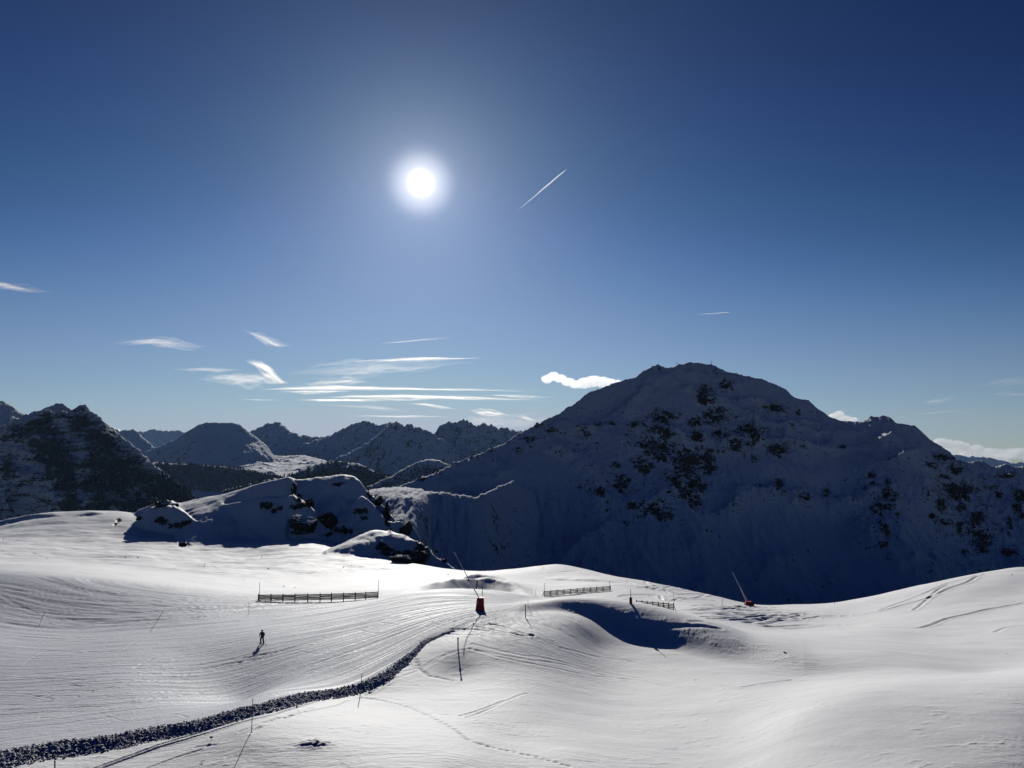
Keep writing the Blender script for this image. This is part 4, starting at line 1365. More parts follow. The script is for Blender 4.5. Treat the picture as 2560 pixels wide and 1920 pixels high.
pole((1805, 1516), (1806, 1496), 0.05, M_BAMBOO, 'thin pole on the slope west of the distant snow lance')
pole((2086, 1511), (2089, 1491), 0.06, M_BAMBOO, 'thin pole on the saddle crest east of the distant snow lance')
pole((137, 1924), (137, 1905), 0.05, M_DARKPOLE, 'dark stub of a post sticking out of the ploughed clods')
pole((1206, 1498), (1206, 1457), 0.045, M_DARKPOLE, 'thin dark pole standing right behind the near snow lance')


def padded_pole(base, top, pad_top, w, label, mat):
    b = hit(*base)
    tp = at(top[0], top[1], b.y)
    pt = at(pad_top[0], pad_top[1], b.y)
    o = empty('padded_pole', b, label, 'padded pole')
    m = MB()
    m.tube([b - Vector((0, 0, .3)), tp], [0.05, 0.045], 8)
    m.build('shaft', M_DARKPOLE, o).location = -b
    m = MB()
    m.tube([b - Vector((0, 0, .1)), b.lerp(pt, .1), pt - (pt - b) * 0.05, pt], [w * .5, w * .55, w * .5, w * .38], 10)
    m.build('padding', mat, o).location = -b
    return o


padded_pole((1577, 1509), (1577, 1473), (1577, 1493), 0.42, 'dark red padded pole at the west end of the short fence', M_RED)
b_ = hit(1190, 1472)
padded_pole((1190, 1472), (1194, 1450), (1194, 1451), 0.34, 'orange padded marker leaning behind the near snow lance', M_ORANGE)

# small sign on a thin post on the lip
b_ = hit(1235, 1470)
o = empty('marker_sign', b_, 'small pale marker sign on a thin post beside the snow lips', 'sign')
tp = at(1236, 1449, b_.y)
m = MB()
m.tube([b_ - Vector((0, 0, .2)), tp], [0.03, 0.03], 6)
m.build('post', M_DARKPOLE, o).location = -b_
m = MB()
k_ = b_.y / F
c_ = at(1236, 1452, b_.y)
vs = [(-3.2, 3), (3.2, 3), (2.2, -0.5), (0.6, -4), (-0.6, -4), (-2.2, -0.5)]
m.add([c_ + Vector((x * k_, dy, z * k_)) for dy in (-.03, .03) for x, z in vs], [(0, 1, 2, 3, 4, 5), (11, 10, 9, 8, 7, 6)] + [(i, i + 6, (i + 1) % 6 + 6, (i + 1) % 6) for i in range(6)])
m.build('board', M_WHITE, o).location = -b_

# ================================================================== WOODEN SNOW FENCES
M_WOOD = simple('weathered_wood', (0.17, 0.115, 0.075), 0.85, var=0.3, scale=3.0, bump=0.3)
M_WOOD2 = simple('dark_wet_wood', (0.07, 0.05, 0.04), 0.85, var=0.3, scale=3.0, bump=0.3)


def fence(posts, height, nrails, label, lean=0.0, poles=(), post_w=0.16, plank=0.19, depth=None):
    """posts: photograph pixels of the post feet, or (u, v, depth)"""
    feet = []
    for p_ in posts:
        b = hit(p_[0], p_[1]) if depth is None else at(p_[0], p_[1], depth[0] + (depth[1] - depth[0]) * len(feet) / (len(posts) - 1))
        b.z = ground(b.x, b.y)
        feet.append(b)
    z0_, z1_ = feet[0].z, feet[-1].z
    if depth is not None:
        for i, b in enumerate(feet):       # the rails run nearly straight over the small dips
            b.z = 0.3 * b.z + 0.7 * (z0_ + (z1_ - z0_) * i / (len(feet) - 1))
    o = empty('snow_fence', feet[0], label, 'fence', None)
    org = feet[0]
    up = Vector((0, -lean, 1)).normalized()
    along = (feet[-1] - feet[0]).normalized()
    side = Vector((along.y, -along.x, 0)).normalized()
    if side.y > 0:
        side = -side
    rf = random.Random(len(posts))
    for i, b in enumerate(feet):
        m = MB()
        m.bar(b - up * 0.9 - org, b + up * (height + 0.12) - org, post_w, post_w)
        e = m.build('post', M_WOOD2, o)
        m = MB()                                   # raking strut behind each post
        m.bar(b + up * height * 0.8 - org, b - side * 0.7 + Vector((0, 0, -0.15)) - org, 0.08, 0.08)
        m.build('strut', M_WOOD2, o)
    for i in range(len(feet) - 1):
        a, b = feet[i], feet[i + 1]
        for r in range(nrails):
            h = height * (r + 0.55) / nrails
            off = side * (post_w * .5 + 0.025)
            j1, j2 = rf.uniform(-.035, .035), rf.uniform(-.035, .035)
            m = MB()
            m.bar(a + up * (h + j1) + off - org - along * 0.05, b + up * (h + j2) + off - org + along * 0.05, 0.035, plank)
            m.build('plank', M_WOOD if rf.random() < .6 else M_WOOD2, o)
    return o, feet


f1, ft1 = fence([(645.5, 1506), (677, 1505.3), (707, 1505), (737, 1504.5), (769, 1504), (800, 1503.6), (828.5, 1503), (858.5, 1502.5), (888, 1502), (914, 1501.8), (945, 1501.6)], 1.2, 5, 'long wooden snow fence beside the piste behind the skier', depth=(146, 149))
pole((649, 1497), (649, 1457), 0.05, M_DARKPOLE, 'tall dark pole at the west end of the long wooden fence')
pole((945, 1495), (947, 1451), 0.05, M_DARKPOLE, 'tall dark pole at the east end of the long wooden fence')
f2, ft2 = fence([(1360, 1492), (1377, 1490.5), (1393, 1489), (1410, 1487.5), (1427, 1486), (1443, 1484), (1460, 1482), (1477, 1480), (1492, 1478), (1508, 1475.5), (1526, 1473)], 1.25, 4, 'second wooden snow fence rising towards the hump crest', depth=(180, 200))
pole((1361, 1484), (1361, 1458), 0.05, M_DARKPOLE, 'thin dark pole at the low end of the second fence')
pole((1524, 1470), (1524, 1452), 0.05, M_DARKPOLE, 'thin dark pole at the high end of the second fence')
f3, ft3 = fence([(1591, 1512), (1605, 1513.5), (1618, 1515), (1632, 1517), (1646, 1519), (1658.5, 1521), (1671.5, 1523), (1684.5, 1525.5)], 1.35, 4, 'short wooden fence half hidden behind the wind lip', depth=(166, 158))
pole((1685, 1512), (1684, 1482), 0.045, M_DARKPOLE, 'thin dark pole at the east end of the short fence')

# ================================================================== SNOW LANCES
def tapered(m, b, x0, x1, X0, X1, z0, z1, d0, d1, e0=0.0, e1=0.0):
    vs = []
    for (xa, xb, z, d) in ((x0, x1, z0, d0), (X0, X1, z1, d1)):
        for (x, y) in ((xa, -d / 2), (xb, -d / 2), (xb, d / 2), (xa, d / 2)):
            vs.append(Vector(b) + Vector((x, y, z)))
    m.add(vs, [(3, 2, 1, 0), (4, 5, 6, 7), (0, 1, 5, 4), (1, 2, 6, 5), (2, 3, 7, 6), (3, 0, 4, 7)])


b = hit(1200, 1526)
k = b.y / F
o = empty('snow_lance', b, 'near snow lance with tall red padding and long slanting silver pipe', 'snow lance')
m = MB()
tapered(m, (0, 0, 0), -11.5 * k, 11.5 * k, -9.5 * k, 9.5 * k, -0.25, 12 * k, 1.15, 0.95)
tapered(m, (0, 0, 0), -9.5 * k, 9.5 * k, -7.2 * k, 9.0 * k, 12 * k + 0.002, 31 * k, 0.95, 0.7)
pad = m.build('padding', M_RED, o)
for (x0, x1, z0, z1) in ((-6.9, -3.4, 25.2, 27.2), (-7.3, -3.0, 16.5, 21.5)):
    m = MB()
    zc = (z0 + z1) / 2
    dy = 0.475 + (0.35 - 0.475) * (zc - 12) / 19 + 0.012
    m.box(((x0 + x1) / 2 * k, -dy, zc * k), ((x1 - x0) * k, 0.02, (z1 - z0) * k))
    m.build('label', M_WHITE, pad)
m = MB()
m.bar((4.6 * k, -0.60, 1 * k), (4.9 * k, -0.50, 9 * k), 0.06, 0.02)
m.build('strap', M_ORANGE, pad)
m = MB()
m.tube([(-1.5 * k, 0, 28 * k), (-5 * k, 0, 34 * k), (-34 * k, 0.3, 84 * k), (-62 * k, 0.6, 134 * k)], [0.075, 0.07, 0.055, 0.035], 10)
m.build('pipe', M_METAL, o)
m = MB()
m.tube([(-61.6 * k, 0.6, 133.2 * k), (-65 * k, 0.62, 139 * k)], [0.07, 0.05], 8)
m.build('nozzle_head', M_METAL, o)
m = MB()
m.box((-28.5 * k, 0.2, 71 * k), (4.5 * k, 0.18, 2.6 * k))
m.box((-30.0 * k, 0.2, 73.5 * k), (2.2 * k, 0.2, 3.5 * k))
m.build('bracket', M_DARKPOLE, o)
m = MB()
m.tube([(0, 0, -0.4), (0, 0, 29 * k)], [0.09, 0.09], 8)
m.build('stand', M_METAL, o)

b = hit(1873, 1514.5)
k = b.y / F
o = empty('snow_lance', b, 'distant snow lance with low red box on the saddle against the dark valley', 'snow lance')
m = MB()
tapered(m, (0, 0, 0), -11 * k, 10.5 * k, -10 * k, 10 * k, -0.3, 5 * k, 1.8, 1.6)
tapered(m, (0, 0, 0), -10 * k, 10 * k, -8.5 * k, 5.5 * k, 5 * k + .002, 10.5 * k, 1.6, 1.1)
pad = m.build('padding', M_RED, o)
for (x0, x1, z0, z1) in ((-6.5, -1.5, 1.6, 3.6), (1.8, 4.6, 1.6, 3.6), (-4.2, -1.4, 6.5, 7.6)):
    m = MB()
    zc = (z0 + z1) / 2
    dy = (0.9 - 0.02 * zc if zc < 5 else 0.8 - 0.045 * (zc - 5)) + 0.03
    m.box(((x0 + x1) / 2 * k, -dy, zc * k), ((x1 - x0) * k, 0.04, (z1 - z0) * k))
    m.build('label', M_WHITE, pad)
m = MB()
m.tube([(-6.5 * k, 0, 9 * k), (-21 * k, 0, 44 * k), (-36.5 * k, 0, 76 * k)], [0.11, 0.10, 0.06], 8)
m.build('pipe', M_METAL, o)
m = MB()
m.tube([(-2.5 * k, 0, 10 * k), (-19 * k, 0.1, 41 * k)], [0.07, 0.06], 8)
m.build('lift_strut', M_METAL, o)
m = MB()
m.tube([(-36.3 * k, 0, 75.5 * k), (-38 * k, 0, 79 * k)], [0.1, 0.07], 8)
m.build('nozzle_head', M_METAL, o)

# ================================================================== LIFT PYLONS on the mountain, summit marker
M_STEEL = simple('dark_steel', (0.04, 0.045, 0.05), 0.6)


def pylon(u, v0, v1, armw, label):
    p = mhit(BIG, u, v1)
    k = p.y / F
    h = (v1 - v0) * k
    o = empty('lift_pylon', p, label, 'lift pylon')
    m = MB()
    m.tube([(0, 0, -2), (0, 0, h)], [0.45, 0.3], 8)
    m.build('mast', M_STEEL, o)
    m = MB()
    m.bar((-armw * k, 0, h - 0.2), (armw * k * .4, 0, h + 0.9), 0.5, 0.6)
    m.build('crossarm', M_STEEL, o)
    m = MB()
    m.box((0, 0, 0.4), (1.9, 1.6, 1.2))
    m.build('footing', M_STEEL, o)
    for sx in (-armw * .9, armw * .3):
        m = MB()
        m.bar((sx * k, -1.2, h - 0.3), (sx * k, 1.2, h - 0.3), 0.3, 0.5)
        m.build('sheave_train', M_STEEL, o)


pylon(2224, 1133, 1149, 9, 'T shaped lift pylon on the upper shaded slope')
pylon(2402, 1154, 1164, 9, 'lift pylon on the east ridge near the cloud bank')
M_WOODX = M_STEEL
for (u, v0, v1, lab) in [(1779, 902, 912, 'small cross shaped marker on the mountain top'), (1692, 905, 913, 'tiny post west of the mountain top')]:
    p = at(u, v1, np.interp(u, [c[0] for c in CREST_BIG], [c[2] for c in CREST_BIG]) - 3)
    k = p.y / F
    o = empty('summit_marker', p, lab, 'summit marker')
    m = MB()
    m.tube([(0, 0, -3), (0, 0, (v1 - v0) * k)], [0.35, 0.3], 6)
    m.build('post', M_STEEL, o)
    m = MB()
    m.bar((-1.4, 0, (v1 - v0) * k * .7), (1.4, 0, (v1 - v0) * k * .7), 0.4, 0.4)
    m.build('crossbar', M_STEEL, o)

# ================================================================== PERSON ON SKIS
def skin_mesh(name, joints, edges, mat, parent, sub=2):
    me = bpy.data.meshes.new(name)
    me.from_pydata([j[0] for j in joints], edges, [])
    o = bpy.data.objects.new(name, me)
    COL.objects.link(o)
    md = o.modifiers.new('skin', 'SKIN')
    md.use_smooth_shade = True
    for i, j in enumerate(joints):
        sv = me.skin_vertices[0].data[i]
        r = j[1]
        sv.radius = (r, r) if not isinstance(r, tuple) else r
        sv.use_root = (i == 0)
    o.modifiers.new('sub', 'SUBSURF').levels = sub
    bpy.context.view_layer.update()
    dg = bpy.context.evaluated_depsgraph_get()
    nm = bpy.data.meshes.new_from_object(o.evaluated_get(dg))
    nm.name = name
    o.modifiers.clear()
    o.data = nm
    nm.materials.clear()
    nm.materials.append(mat)
    o.parent = parent
    return o


M_JACKET = simple('dark_ski_jacket', (0.035, 0.028, 0.03), 0.75, var=0.25)
M_TROUSERS = simple('black_ski_trousers', (0.012, 0.012, 0.014), 0.8)
M_SKINTONE = simple('skin', (0.42, 0.25, 0.18), 0.55, var=0.05)
M_HELMET = simple('black_helmet', (0.012, 0.012, 0.014), 0.35)
M_SKI = simple('ski', (0.06, 0.05, 0.06), 0.3)
M_GLOVE = simple('glove', (0.02, 0.02, 0.02), 0.8)
b = hit(655, 1609)
o = empty('person', b, 'person in dark jacket and black trousers skiing down the groomed piste', 'person')
o.rotation_euler = (0, 0, math.radians(-12))
Jb = [((0, 0, 1.00), (.17, .13)), ((0, .01, 1.16), (.165, .12)), ((0, -.01, 1.34), (.20, .13)), ((0, -.03, 1.47), (.15, .10)), ((0, -.05, 1.56), .065), ((0, -.06, 1.66), .10), ((0, -.05, 1.76), .085),
      ((-.21, -.02, 1.44), .075), ((-.30, -.04, 1.20), .062), ((-.28, -.18, 1.00), .048),
      ((.21, -.02, 1.44), .075), ((.33, -.02, 1.21), .062), ((.31, -.12, 0.99), .048),
      ((-.12, 0, .90), .125), ((-.17, -.08, .50), .085), ((-.20, .02, .12), .065),
      ((.12, 0, .90), .125), ((.19, -.08, .50), .085), ((.23, .03, .12), .065)]
Eb = [(0, 1), (1, 2), (2, 3), (3, 4), (4, 5), (5, 6), (3, 7), (7, 8), (8, 9), (3, 10), (10, 11), (11, 12), (0, 13), (13, 14), (14, 15), (0, 16), (16, 17), (17, 18)]
skin_mesh('body', Jb, Eb, M_SKINTONE, o)
Jj = [((0, .0, 1.02), (.195, .15)), ((0, .01, 1.18), (.19, .145)), ((0, -.01, 1.34), (.225, .155)), ((0, -.03, 1.46), (.17, .125)), ((0, -.04, 1.54), .085),
      ((-.22, -.02, 1.43), .095), ((-.31, -.04, 1.20), .082), ((-.285, -.17, 1.02), .065), ((.22, -.02, 1.43), .095), ((.34, -.02, 1.21), .082), ((.315, -.11, 1.01), .065), ((0, 0, .93), (.18, .14))]
skin_mesh('jacket', Jj, [(0, 1), (1, 2), (2, 3), (3, 4), (3, 5), (5, 6), (6, 7), (3, 8), (8, 9), (9, 10), (0, 11)], M_JACKET, o)
Jt = [((0, 0, .98), (.18, .14)), ((-.125, 0, .86), .135), ((-.17, -.08, .50), .105), ((-.20, .02, .20), .10), ((.125, 0, .86), .135), ((.19, -.08, .50), .105), ((.23, .03, .20), .10)]
skin_mesh('trousers', Jt, [(0, 1), (1, 2), (2, 3), (0, 4), (4, 5), (5, 6)], M_TROUSERS, o)
vs, f = ICO[3]
m = MB()
m.add([Vector((0, -.055, 1.70)) + Vector((p_[0] * .135, p_[1] * .15, p_[2] * .13 + .01)) for p_ in vs if True], [tuple(q_) for q_ in f])
m.build('helmet', M_HELMET, o, smooth=True)
for sx, hx, hy, hz in ((-1, -.28, -.19, .98), (1, .31, -.13, .97)):
    jj = [((hx, hy, hz), .042), ((hx + sx * .005, hy - .05, hz - .05), .04)]
    ee = [(0, 1)]
    for fi, (fx, ln) in enumerate(((-.03, .055), (-.01, .065), (.012, .06), (.032, .045))):
        jj += [((hx + fx, hy - .085, hz - .085), .015), ((hx + fx, hy - .085 - ln * .3, hz - .085 - ln * .8), .012)]
        ee += [(1, 2 + fi * 2), (2 + fi * 2, 3 + fi * 2)]
    jj += [((hx - sx * .045, hy - .06, hz - .03), .016), ((hx - sx * .06, hy - .10, hz - .06), .013)]
    ee += [(0, 10), (10, 11)]
    skin_mesh('glove', jj, ee, M_GLOVE, o, 1)
for sx, lx, ly in ((-1, -.20, .02), (1, .23, .03)):
    m = MB()
    m.tube([(lx, ly + .02, .30), (lx, ly + .01, .16), (lx, ly - .03, .06)], [.085, .08, .09], 10)
    m.tube([(lx, ly + .10, .075), (lx, ly - .10, .075), (lx, ly - .19, .06)], [.062, .06, .045], 10)
    m.build('ski_boot', M_TROUSERS, o, smooth=True)
    m = MB()
    ang_ = 0.0
    d_ = Vector((-.25 * 1, -1, 0)).normalized() if sx < 0 else Vector((-.25, -1, 0)).normalized()
    # skis point along the fall line to the east side of the piste
    d_ = Vector((.80, -.60, 0)).normalized()
    c_ = Vector((lx, ly, .02))
    pts_ = [c_ - d_ * .75, c_ + d_ * .75, c_ + d_ * .86 + Vector((0, 0, .05)), c_ + d_ * .93 + Vector((0, 0, .13))]
    for a_, b2 in zip(pts_[:-1], pts_[1:]):
        m.bar(a_, b2, .085, .016)
    m.build('ski', M_SKI, o)

# ================================================================== SMALL FLAG AND TWIG near the ploughed edge
b = hit(528, 1852)
k = b.y / F
o = empty('marker_flag', b, 'small dark red flag stuck in the snow beside the vehicle tracks', 'flag')
m = MB()
m.tube([(0, 0, -.1), (0.03, 0, .34)], [.012, .01], 6)
m.build('stick', M_DARKPOLE, o)
m = MB()
m.add([(0.03, -.005, .34), (.02, -.005, .18), (.20, .02, .30), (-.16, .01, .32), (-.10, .02, .16), (0.03, .01, .34), (.02, .01, .18), (.20, .035, .30), (-.16, .025, .32), (-.10, .035, .16)], [(0, 2, 1), (0, 1, 4, 3), (6, 7, 5), (8, 9, 6, 5), (0, 5, 7, 2), (1, 2, 7, 6), (3, 4, 9, 8), (1, 6, 9, 4), (0, 3, 8, 5)])
m.build('cloth', M_RED, o)
b = hit(506, 1906)
o = empty('broken_stick', b, 'short dark crossed sticks lying on the near snow', 'sticks')
for a_, c_ in (((-.16, -.05, .03), (.15, .12, .12)), ((-.04, .10, .04), (.06, -.1, .10))):
    m = MB()
    m.tube([a_, ((a_[0] + c_[0]) / 2, (a_[1] + c_[1]) / 2, .10), c_], [.018, .02, .012], 6)
    m.build('stick', M_DARKPOLE, o)

# ================================================================== CLOUDS
def cloud_material(name, density, g, col=(1, 1, 1)):
    m = bpy.data.materials.new(name)
    m.use_nodes = True
    t = m.node_tree
    t.nodes.clear()
    out = t.nodes.new('ShaderNodeOutputMaterial')
    pv = t.nodes.new('ShaderNodeVolumeScatter')
    pv.inputs['Color'].default_value = col + (1,)
    pv.inputs['Density'].default_value = density
    pv.inputs['Anisotropy'].default_value = g
    t.links.new(pv.outputs[0], out.inputs['Volume'])
    return m


def sky_pt(u, v, H):
    q, s = ray(u, v)
    Y = H / s
    return Vector((q * Y, Y, H))


def streak(name, line, H, tau, label, seed=0, g=0.55, jag=0.35, cat='cloud', group=None, n=60, col=(1.0, 0.88, 0.71), depthf=1.0):
    """a long thin cloud made of combed strands: line of (u, v, half height in pixels)"""
    rs_ = random.Random(seed * 17 + 3)
    us = [p_[0] for p_ in line]
    acc = np.concatenate([[0], np.cumsum([math.dist(a[:2], b[:2]) for a, b in zip(line[:-1], line[1:])])])
    acc /= acc[-1]
    rmax = max(p_[2] for p_ in line)
    q0, s0 = ray(np.mean(us), np.mean([p_[1] for p_ in line]))
    Yc = H / s0
    k = Yc / F
    m = MB()
    ns = 1 if jag < 0.2 else int(min(26, 4 + rmax * 1.7))
    # (start, end, offset across in half heights, thickness factor)
    strands = [(0.0, 1.0, 0.0, 0.5 if ns > 1 else 1.0)]
    back = 0.0
    for _ in range(ns - 1):
        l_ = rs_.uniform(.25, .75)
        a_ = rs_.uniform(-.08, 1.05 - l_)
        strands.append((a_, a_ + l_, max(-1.1, min(1.1, rs_.gauss(0, .55))), rs_.uniform(.12, .45)))
    seg = 10
    for si, (ta, tb, off, th) in enumerate(strands):
        tt = np.linspace(ta, tb, n)
        tc = np.clip(tt, 0, 1)
        U = np.interp(tc, acc, us) + (tt - tc) * (us[-1] - us[0])
        V = np.interp(tc, acc, [p_[1] for p_ in line])
        Rl = np.interp(tc, acc, [p_[2] for p_ in line])
        e_ = np.linspace(0, 1, n)
        prof = np.sin(np.pi * e_) ** 0.8 if si else np.ones(n)
        R = np.maximum(Rl, rmax * .25 * (si > 0)) * th * np.maximum(prof, 0.02)
        rr = np.maximum(R * k * (1 + jag * 1.8 * fbm(e_ * n * 0.16 + seed * 3.1 + si * 9, e_ * 0 + seed, 3, .6)), 0.015 * k)
        wob = fbm(e_ * n * 0.05 + seed * 5.7 + si * 3, e_ * 0 + 9 + seed, 3) * rmax * .7 + (Rl * off if si else 0) + (e_ - .5) * rmax * rs_.uniform(-.5, .5) * (si > 0)
        n0 = len(m.v)
        Yi = Yc + back + 2.3 * depthf * float(rr.max())
        back += 4.7 * depthf * float(rr.max())
        for i, (u, v, w_) in enumerate(zip(U, V, wob)):
            p_ = at(u, v + w_, Yi)
            for j in range(seg):
                a = 2 * math.pi * j / seg
                m.v.append((p_.x, p_.y + math.cos(a) * rr[i] * 2.2 * depthf, p_.z + math.sin(a) * rr[i]))
        for i in range(n - 1):
            for j in range(seg):
                a = n0 + i * seg + j
                b = n0 + i * seg + (j + 1) % seg
                m.f.append((a, b, b + seg, a + seg))
        m.f.append(tuple(n0 + q_ for q_ in range(seg - 1, -1, -1)))
        m.f.append(tuple(n0 + (n - 1) * seg + j for j in range(seg)))
    thick = 2 * 2.2 * depthf * rmax * k * (0.5 if ns > 1 else 1.0)
    c = at(us[len(us) // 2], line[len(line) // 2][1], Yc)
    o = m.build(name, cloud_material(name + '_vapour', tau / thick, g, col), origin=c, smooth=True)
    return tag(o, label, cat, group)


#CLOUDLIST
HC = 3400.0
STREAKS = [
    # u, v, half height ; opacity ; label
    ([(270, 857, .3), (320, 856, 3), (375, 852, 7), (420, 858, 8), (460, 864, 6), (500, 869, 3), (530, 872, .3)], .36, 'feathery white cloud highest over the jagged western mountain'),
    ([(608, 824, .5), (635, 838, 5), (665, 852, 9), (695, 860, 8), (735, 866, .5)], .3, 'slanting wispy cloud above the bent cloud streak'),
    ([(616, 903, 2), (635, 908, 6), (655, 916, 9), (680, 933, 9), (700, 950, 8), (722, 962, 1)], .7, 'bent bright cloud streak hanging over the level bands'),
    ([(480, 948, .5), (540, 944, 8), (600, 945, 12), (670, 950, 12), (720, 956, 3)], .34, 'broad pale cloud band west of the bent streak'),
    ([(425, 922, .5), (480, 924, 4), (540, 923, 4), (620, 926, .5)], .3, 'short faint cloud band above the broad pale one'),
    ([(700, 930, .5), (800, 930, 12), (900, 924, 14), (1000, 918, 9), (1100, 911, 5), (1195, 908, .5)], .2, 'wide thin veil of cloud in the middle of the sky'),
    ([(860, 905, .4), (930, 901, 2.2), (1050, 897, 3.0), (1150, 896, 2.5), (1220, 896, .3)], .8, 'thin white streak along the top of the wide veil'),
    ([(740, 962, .5), (800, 958, 6), (870, 954, 7), (940, 957, .5)], .25, 'small pale wisp beneath the wide veil'),
    ([(650, 976, 1), (720, 972, 4), (850, 971, 5), (1000, 972, 4), (1200, 975, 2.6), (1390, 977, .3)], .9, 'upper long level cloud band stretching to the mountain'),
    ([(690, 980, .5), (760, 979, 3.4), (840, 979, 3.2), (890, 979, .3)], .7, 'short cream streak just under the upper long band'),
    ([(800, 994, .5), (880, 991, 4.5), (1000, 992, 5.0), (1150, 995, 3.4), (1300, 999, 2.0), (1400, 1002, .3)], 1.0, 'lower long level cloud band stretching to the mountain'),
    ([(735, 1001, .5), (800, 1000, 3.6), (900, 1001, 3.6), (1010, 1003, .4)], .8, 'cream streak at the west end of the lower long band'),
    ([(1200, 987, .3), (1250, 989, 2), (1330, 991, 2), (1400, 995, .3)], .7, 'fine streak between the two long bands near the mountain'),
    ([(1020, 1008, .4), (1060, 1011, 2.6), (1110, 1019, 2.6), (1150, 1023, .4)], .8, 'small slanting streak above the rugged massif'),
    ([(1165, 1027, .5), (1205, 1030, 4.5), (1250, 1035, 4.2), (1280, 1040, .8)], .7, 'bright lens of cloud above the rugged massif'),
    ([(1290, 1041, .5), (1315, 1046, 4), (1345, 1053, .6)], .7, 'last fading lens of cloud against the mountain slope'),
    ([(850, 1039, .4), (920, 1040, 2.2), (1050, 1041, 2.4), (1150, 1044, .5)], .5, 'lowest level streak close over the peaks'),
    ([(760, 1009, .4), (860, 1014, 3), (960, 1022, 4), (1040, 1032, .4)], .22, 'faint veil between the level streaks and the peaks'),
    ([(1090, 1062, 1), (1180, 1052, 8), (1290, 1056, 12), (1400, 1050, 6)], .14, 'pale haze patch low beside the mountain slope'),
    ([(940, 860, .3), (1000, 855, 2), (1060, 850, 2.0), (1130, 843, 1.2), (1135, 843, .3)], .35, 'faint broken vapour trail above the level bands'),
    ([(570, 1000, .3), (640, 999, 2), (720, 1000, .3)], .35, 'tiny faint streak over the rocky peak'),
    ([(-120, 700, 1), (0, 712, 9), (60, 722, 6), (150, 736, .5)], .22, 'soft streak of cloud entering at the west edge'),
    ([(2290, 1010, .5), (2340, 1002, 6), (2400, 994, .5)], .2, 'faint wisp over the east ridge'),
    ([(2230, 1040, .3), (2350, 1031, 3), (2480, 1026, .5)], .16, 'faint level wisp low over the east ridge'),
    ([(2380, 975, .5), (2480, 960, 5), (2600, 950, 8)], .14, 'thin veil in the east corner above the cloud bank'),
    ([(2440, 990, .3), (2520, 985, 4), (2600, 985, 5)], .16, 'thin pale wisp below the veil in the east corner'),
    ([(1740, 786, .3), (1780, 784, 1.1), (1822, 781, 1.3), (1823, 781, .6)], .9, 'short distant vapour trail above the mountain top'),
]
for i, (line, tau, lab) in enumerate(STREAKS):
    H_ = HC
    line = [(a_, b_ + 0.0, c_ * (1.45 if c_ > 1.5 else 1.0)) for (a_, b_, c_) in line]
    streak('cirrus_cloud', line, H_, tau * 0.46, lab, seed=i + 1)
streak('vapour_trail', [(1294, 526, .25), (1310, 513, .9), (1335, 492, 1.5), (1365, 466, 2.3), (1390, 445, 2.3), (1410, 429, 1.5), (1417, 422, .4)], 8000, 1.6, 'long bright slanting vapour trail beside the sun', seed=99, g=0.4, jag=0.12, cat='vapour trail', col=(.95, .98, 1.0), depthf=.5)


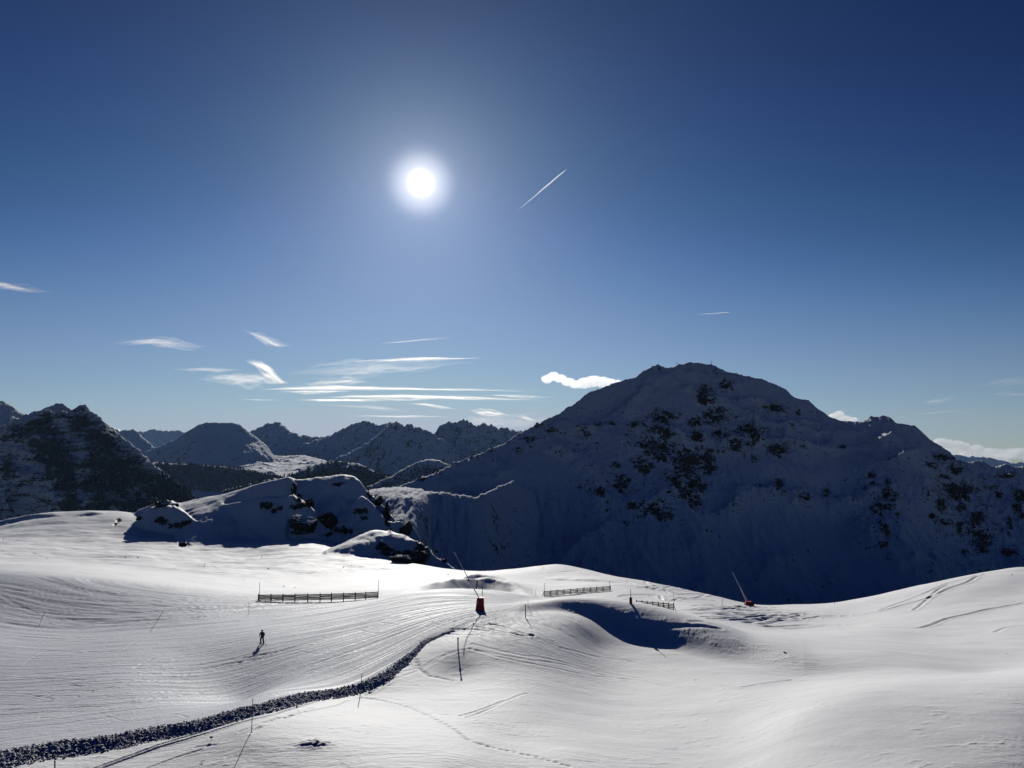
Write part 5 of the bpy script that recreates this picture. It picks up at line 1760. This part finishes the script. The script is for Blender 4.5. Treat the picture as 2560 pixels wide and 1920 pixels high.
def cumulus(puffs, Y, tau, label, g=0.6, seed=0):
    """puffs merged into one billowing body, then roughened"""
    m = MB()
    vs, f = ICO[2]
    k = Y / F
    rs = [p_[2] for p_ in puffs]
    for i, (u, v, r, fl) in enumerate(puffs):
        c = at(u, v, Y)
        co = vs * r * k * np.array([1.2, 1.0, fl])
        m.add([(Vector(c) + Vector(p_)) / k for p_ in co], f)
    me = bpy.data.meshes.new('cumulus_cloud')
    me.from_pydata(m.v, [], m.f)
    o = bpy.data.objects.new('cumulus_cloud', me)
    COL.objects.link(o)
    md = o.modifiers.new('union', 'REMESH')
    md.mode = 'VOXEL'
    md.voxel_size = max(0.8, float(np.median(rs)) * 0.09)
    bpy.context.view_layer.update()
    dg = bpy.context.evaluated_depsgraph_get()
    nm = bpy.data.meshes.new_from_object(o.evaluated_get(dg))
    o.modifiers.clear()
    co = np.zeros(len(nm.vertices) * 3, np.float32)
    nm.vertices.foreach_get('co', co)
    co = co.reshape(-1, 3)
    no = np.zeros(len(nm.vertices) * 3, np.float32)
    nm.vertices.foreach_get('normal', no)
    no = no.reshape(-1, 3)
    rm = float(np.median(rs))
    x, y, z = (co / rm).T
    d = (0.5 - np.abs(noise(x * 1.3 + seed, z * 1.3 + y * .7))) * .5 + (0.5 - np.abs(noise(x * 3.1 + 4, z * 3.1 + y))) * .28 + noise(x * 7, z * 7 + y * 2) * .12
    co = co + no * (d * rm * 0.6)[:, None]
    c = co.mean(0) * k
    co = co * k - c
    nm.vertices.foreach_set('co', co.astype(np.float32).ravel())
    nm.update()
    nm.name = 'cumulus_cloud'
    o.data = nm
    nm.materials.clear()
    nm.materials.append(cloud_material('cumulus_vapour', tau / (1.6 * rm * k), g, (1, 1, 1)))
    o.location = Vector([float(q_) for q_ in c])
    return tag(o, label, 'cloud')


rq = random.Random(21)
cumulus([(1368, 948, 12, .75), (1384, 941, 12, .8), (1400, 946, 13, .7), (1420, 955, 14, .6), (1440, 961, 14, .6), (1462, 958, 17, .7), (1484, 953, 17, .75), (1504, 955, 17, .7), (1522, 957, 16, .6), (1545, 962, 18, .6)], 30000, 1.15, 'white fluffy cloud peeping out behind the west shoulder of the mountain', seed=1)
cumulus([(2085, 1044, 13, .7), (2098, 1036, 10, .8), (2112, 1046, 12, .6), (2130, 1050, 12, .5)], 30000, 1.15, 'small white cloud in the notch of the summit ridge', seed=2)
bank = []
for j in range(46):
    u = 2320 + j * 8.5 + rq.uniform(-5, 5)
    topv = np.interp(u, [2320, 2380, 2440, 2500, 2560, 2700], [1104, 1106, 1118, 1128, 1124, 1120])
    bank.append((u, topv + rq.uniform(2, 26), rq.uniform(8, 15), rq.uniform(.6, .85)))
cumulus(bank, 26000, 1.2, 'long bank of bright cumulus cloud behind the east ridge', seed=3)
cumulus([(286, 1074, 5, .7), (294, 1076, 5, .6)], 24000, 1.5, 'tiny bright cloud tip behind the jagged western mountain', seed=4)
cumulus([(2240 + 60 * j, 1139 + 6 * math.sin(j), 30, .35) for j in range(9)], 30000, 0.8, 'pale low cloud layer under the cumulus bank', seed=5)

# ================================================================== HAZE
hz = MB()
hz.box((0, 9000, -110), (30000, 22000, 1100))
hm = bpy.data.materials.new('haze_air')
hm.use_nodes = True
hm.node_tree.nodes.clear()
ho = hm.node_tree.nodes.new('ShaderNodeOutputMaterial')
hv = hm.node_tree.nodes.new('ShaderNodeVolumePrincipled')
hv.inputs['Color'].default_value = (0.36, 0.60, 1.0, 1)
hv.inputs['Density'].default_value = 0.85e-5
hv.inputs['Anisotropy'].default_value = 0.2
hm.node_tree.links.new(hv.outputs[0], ho.inputs['Volume'])
tag(hz.build('haze', hm), kind='stuff')
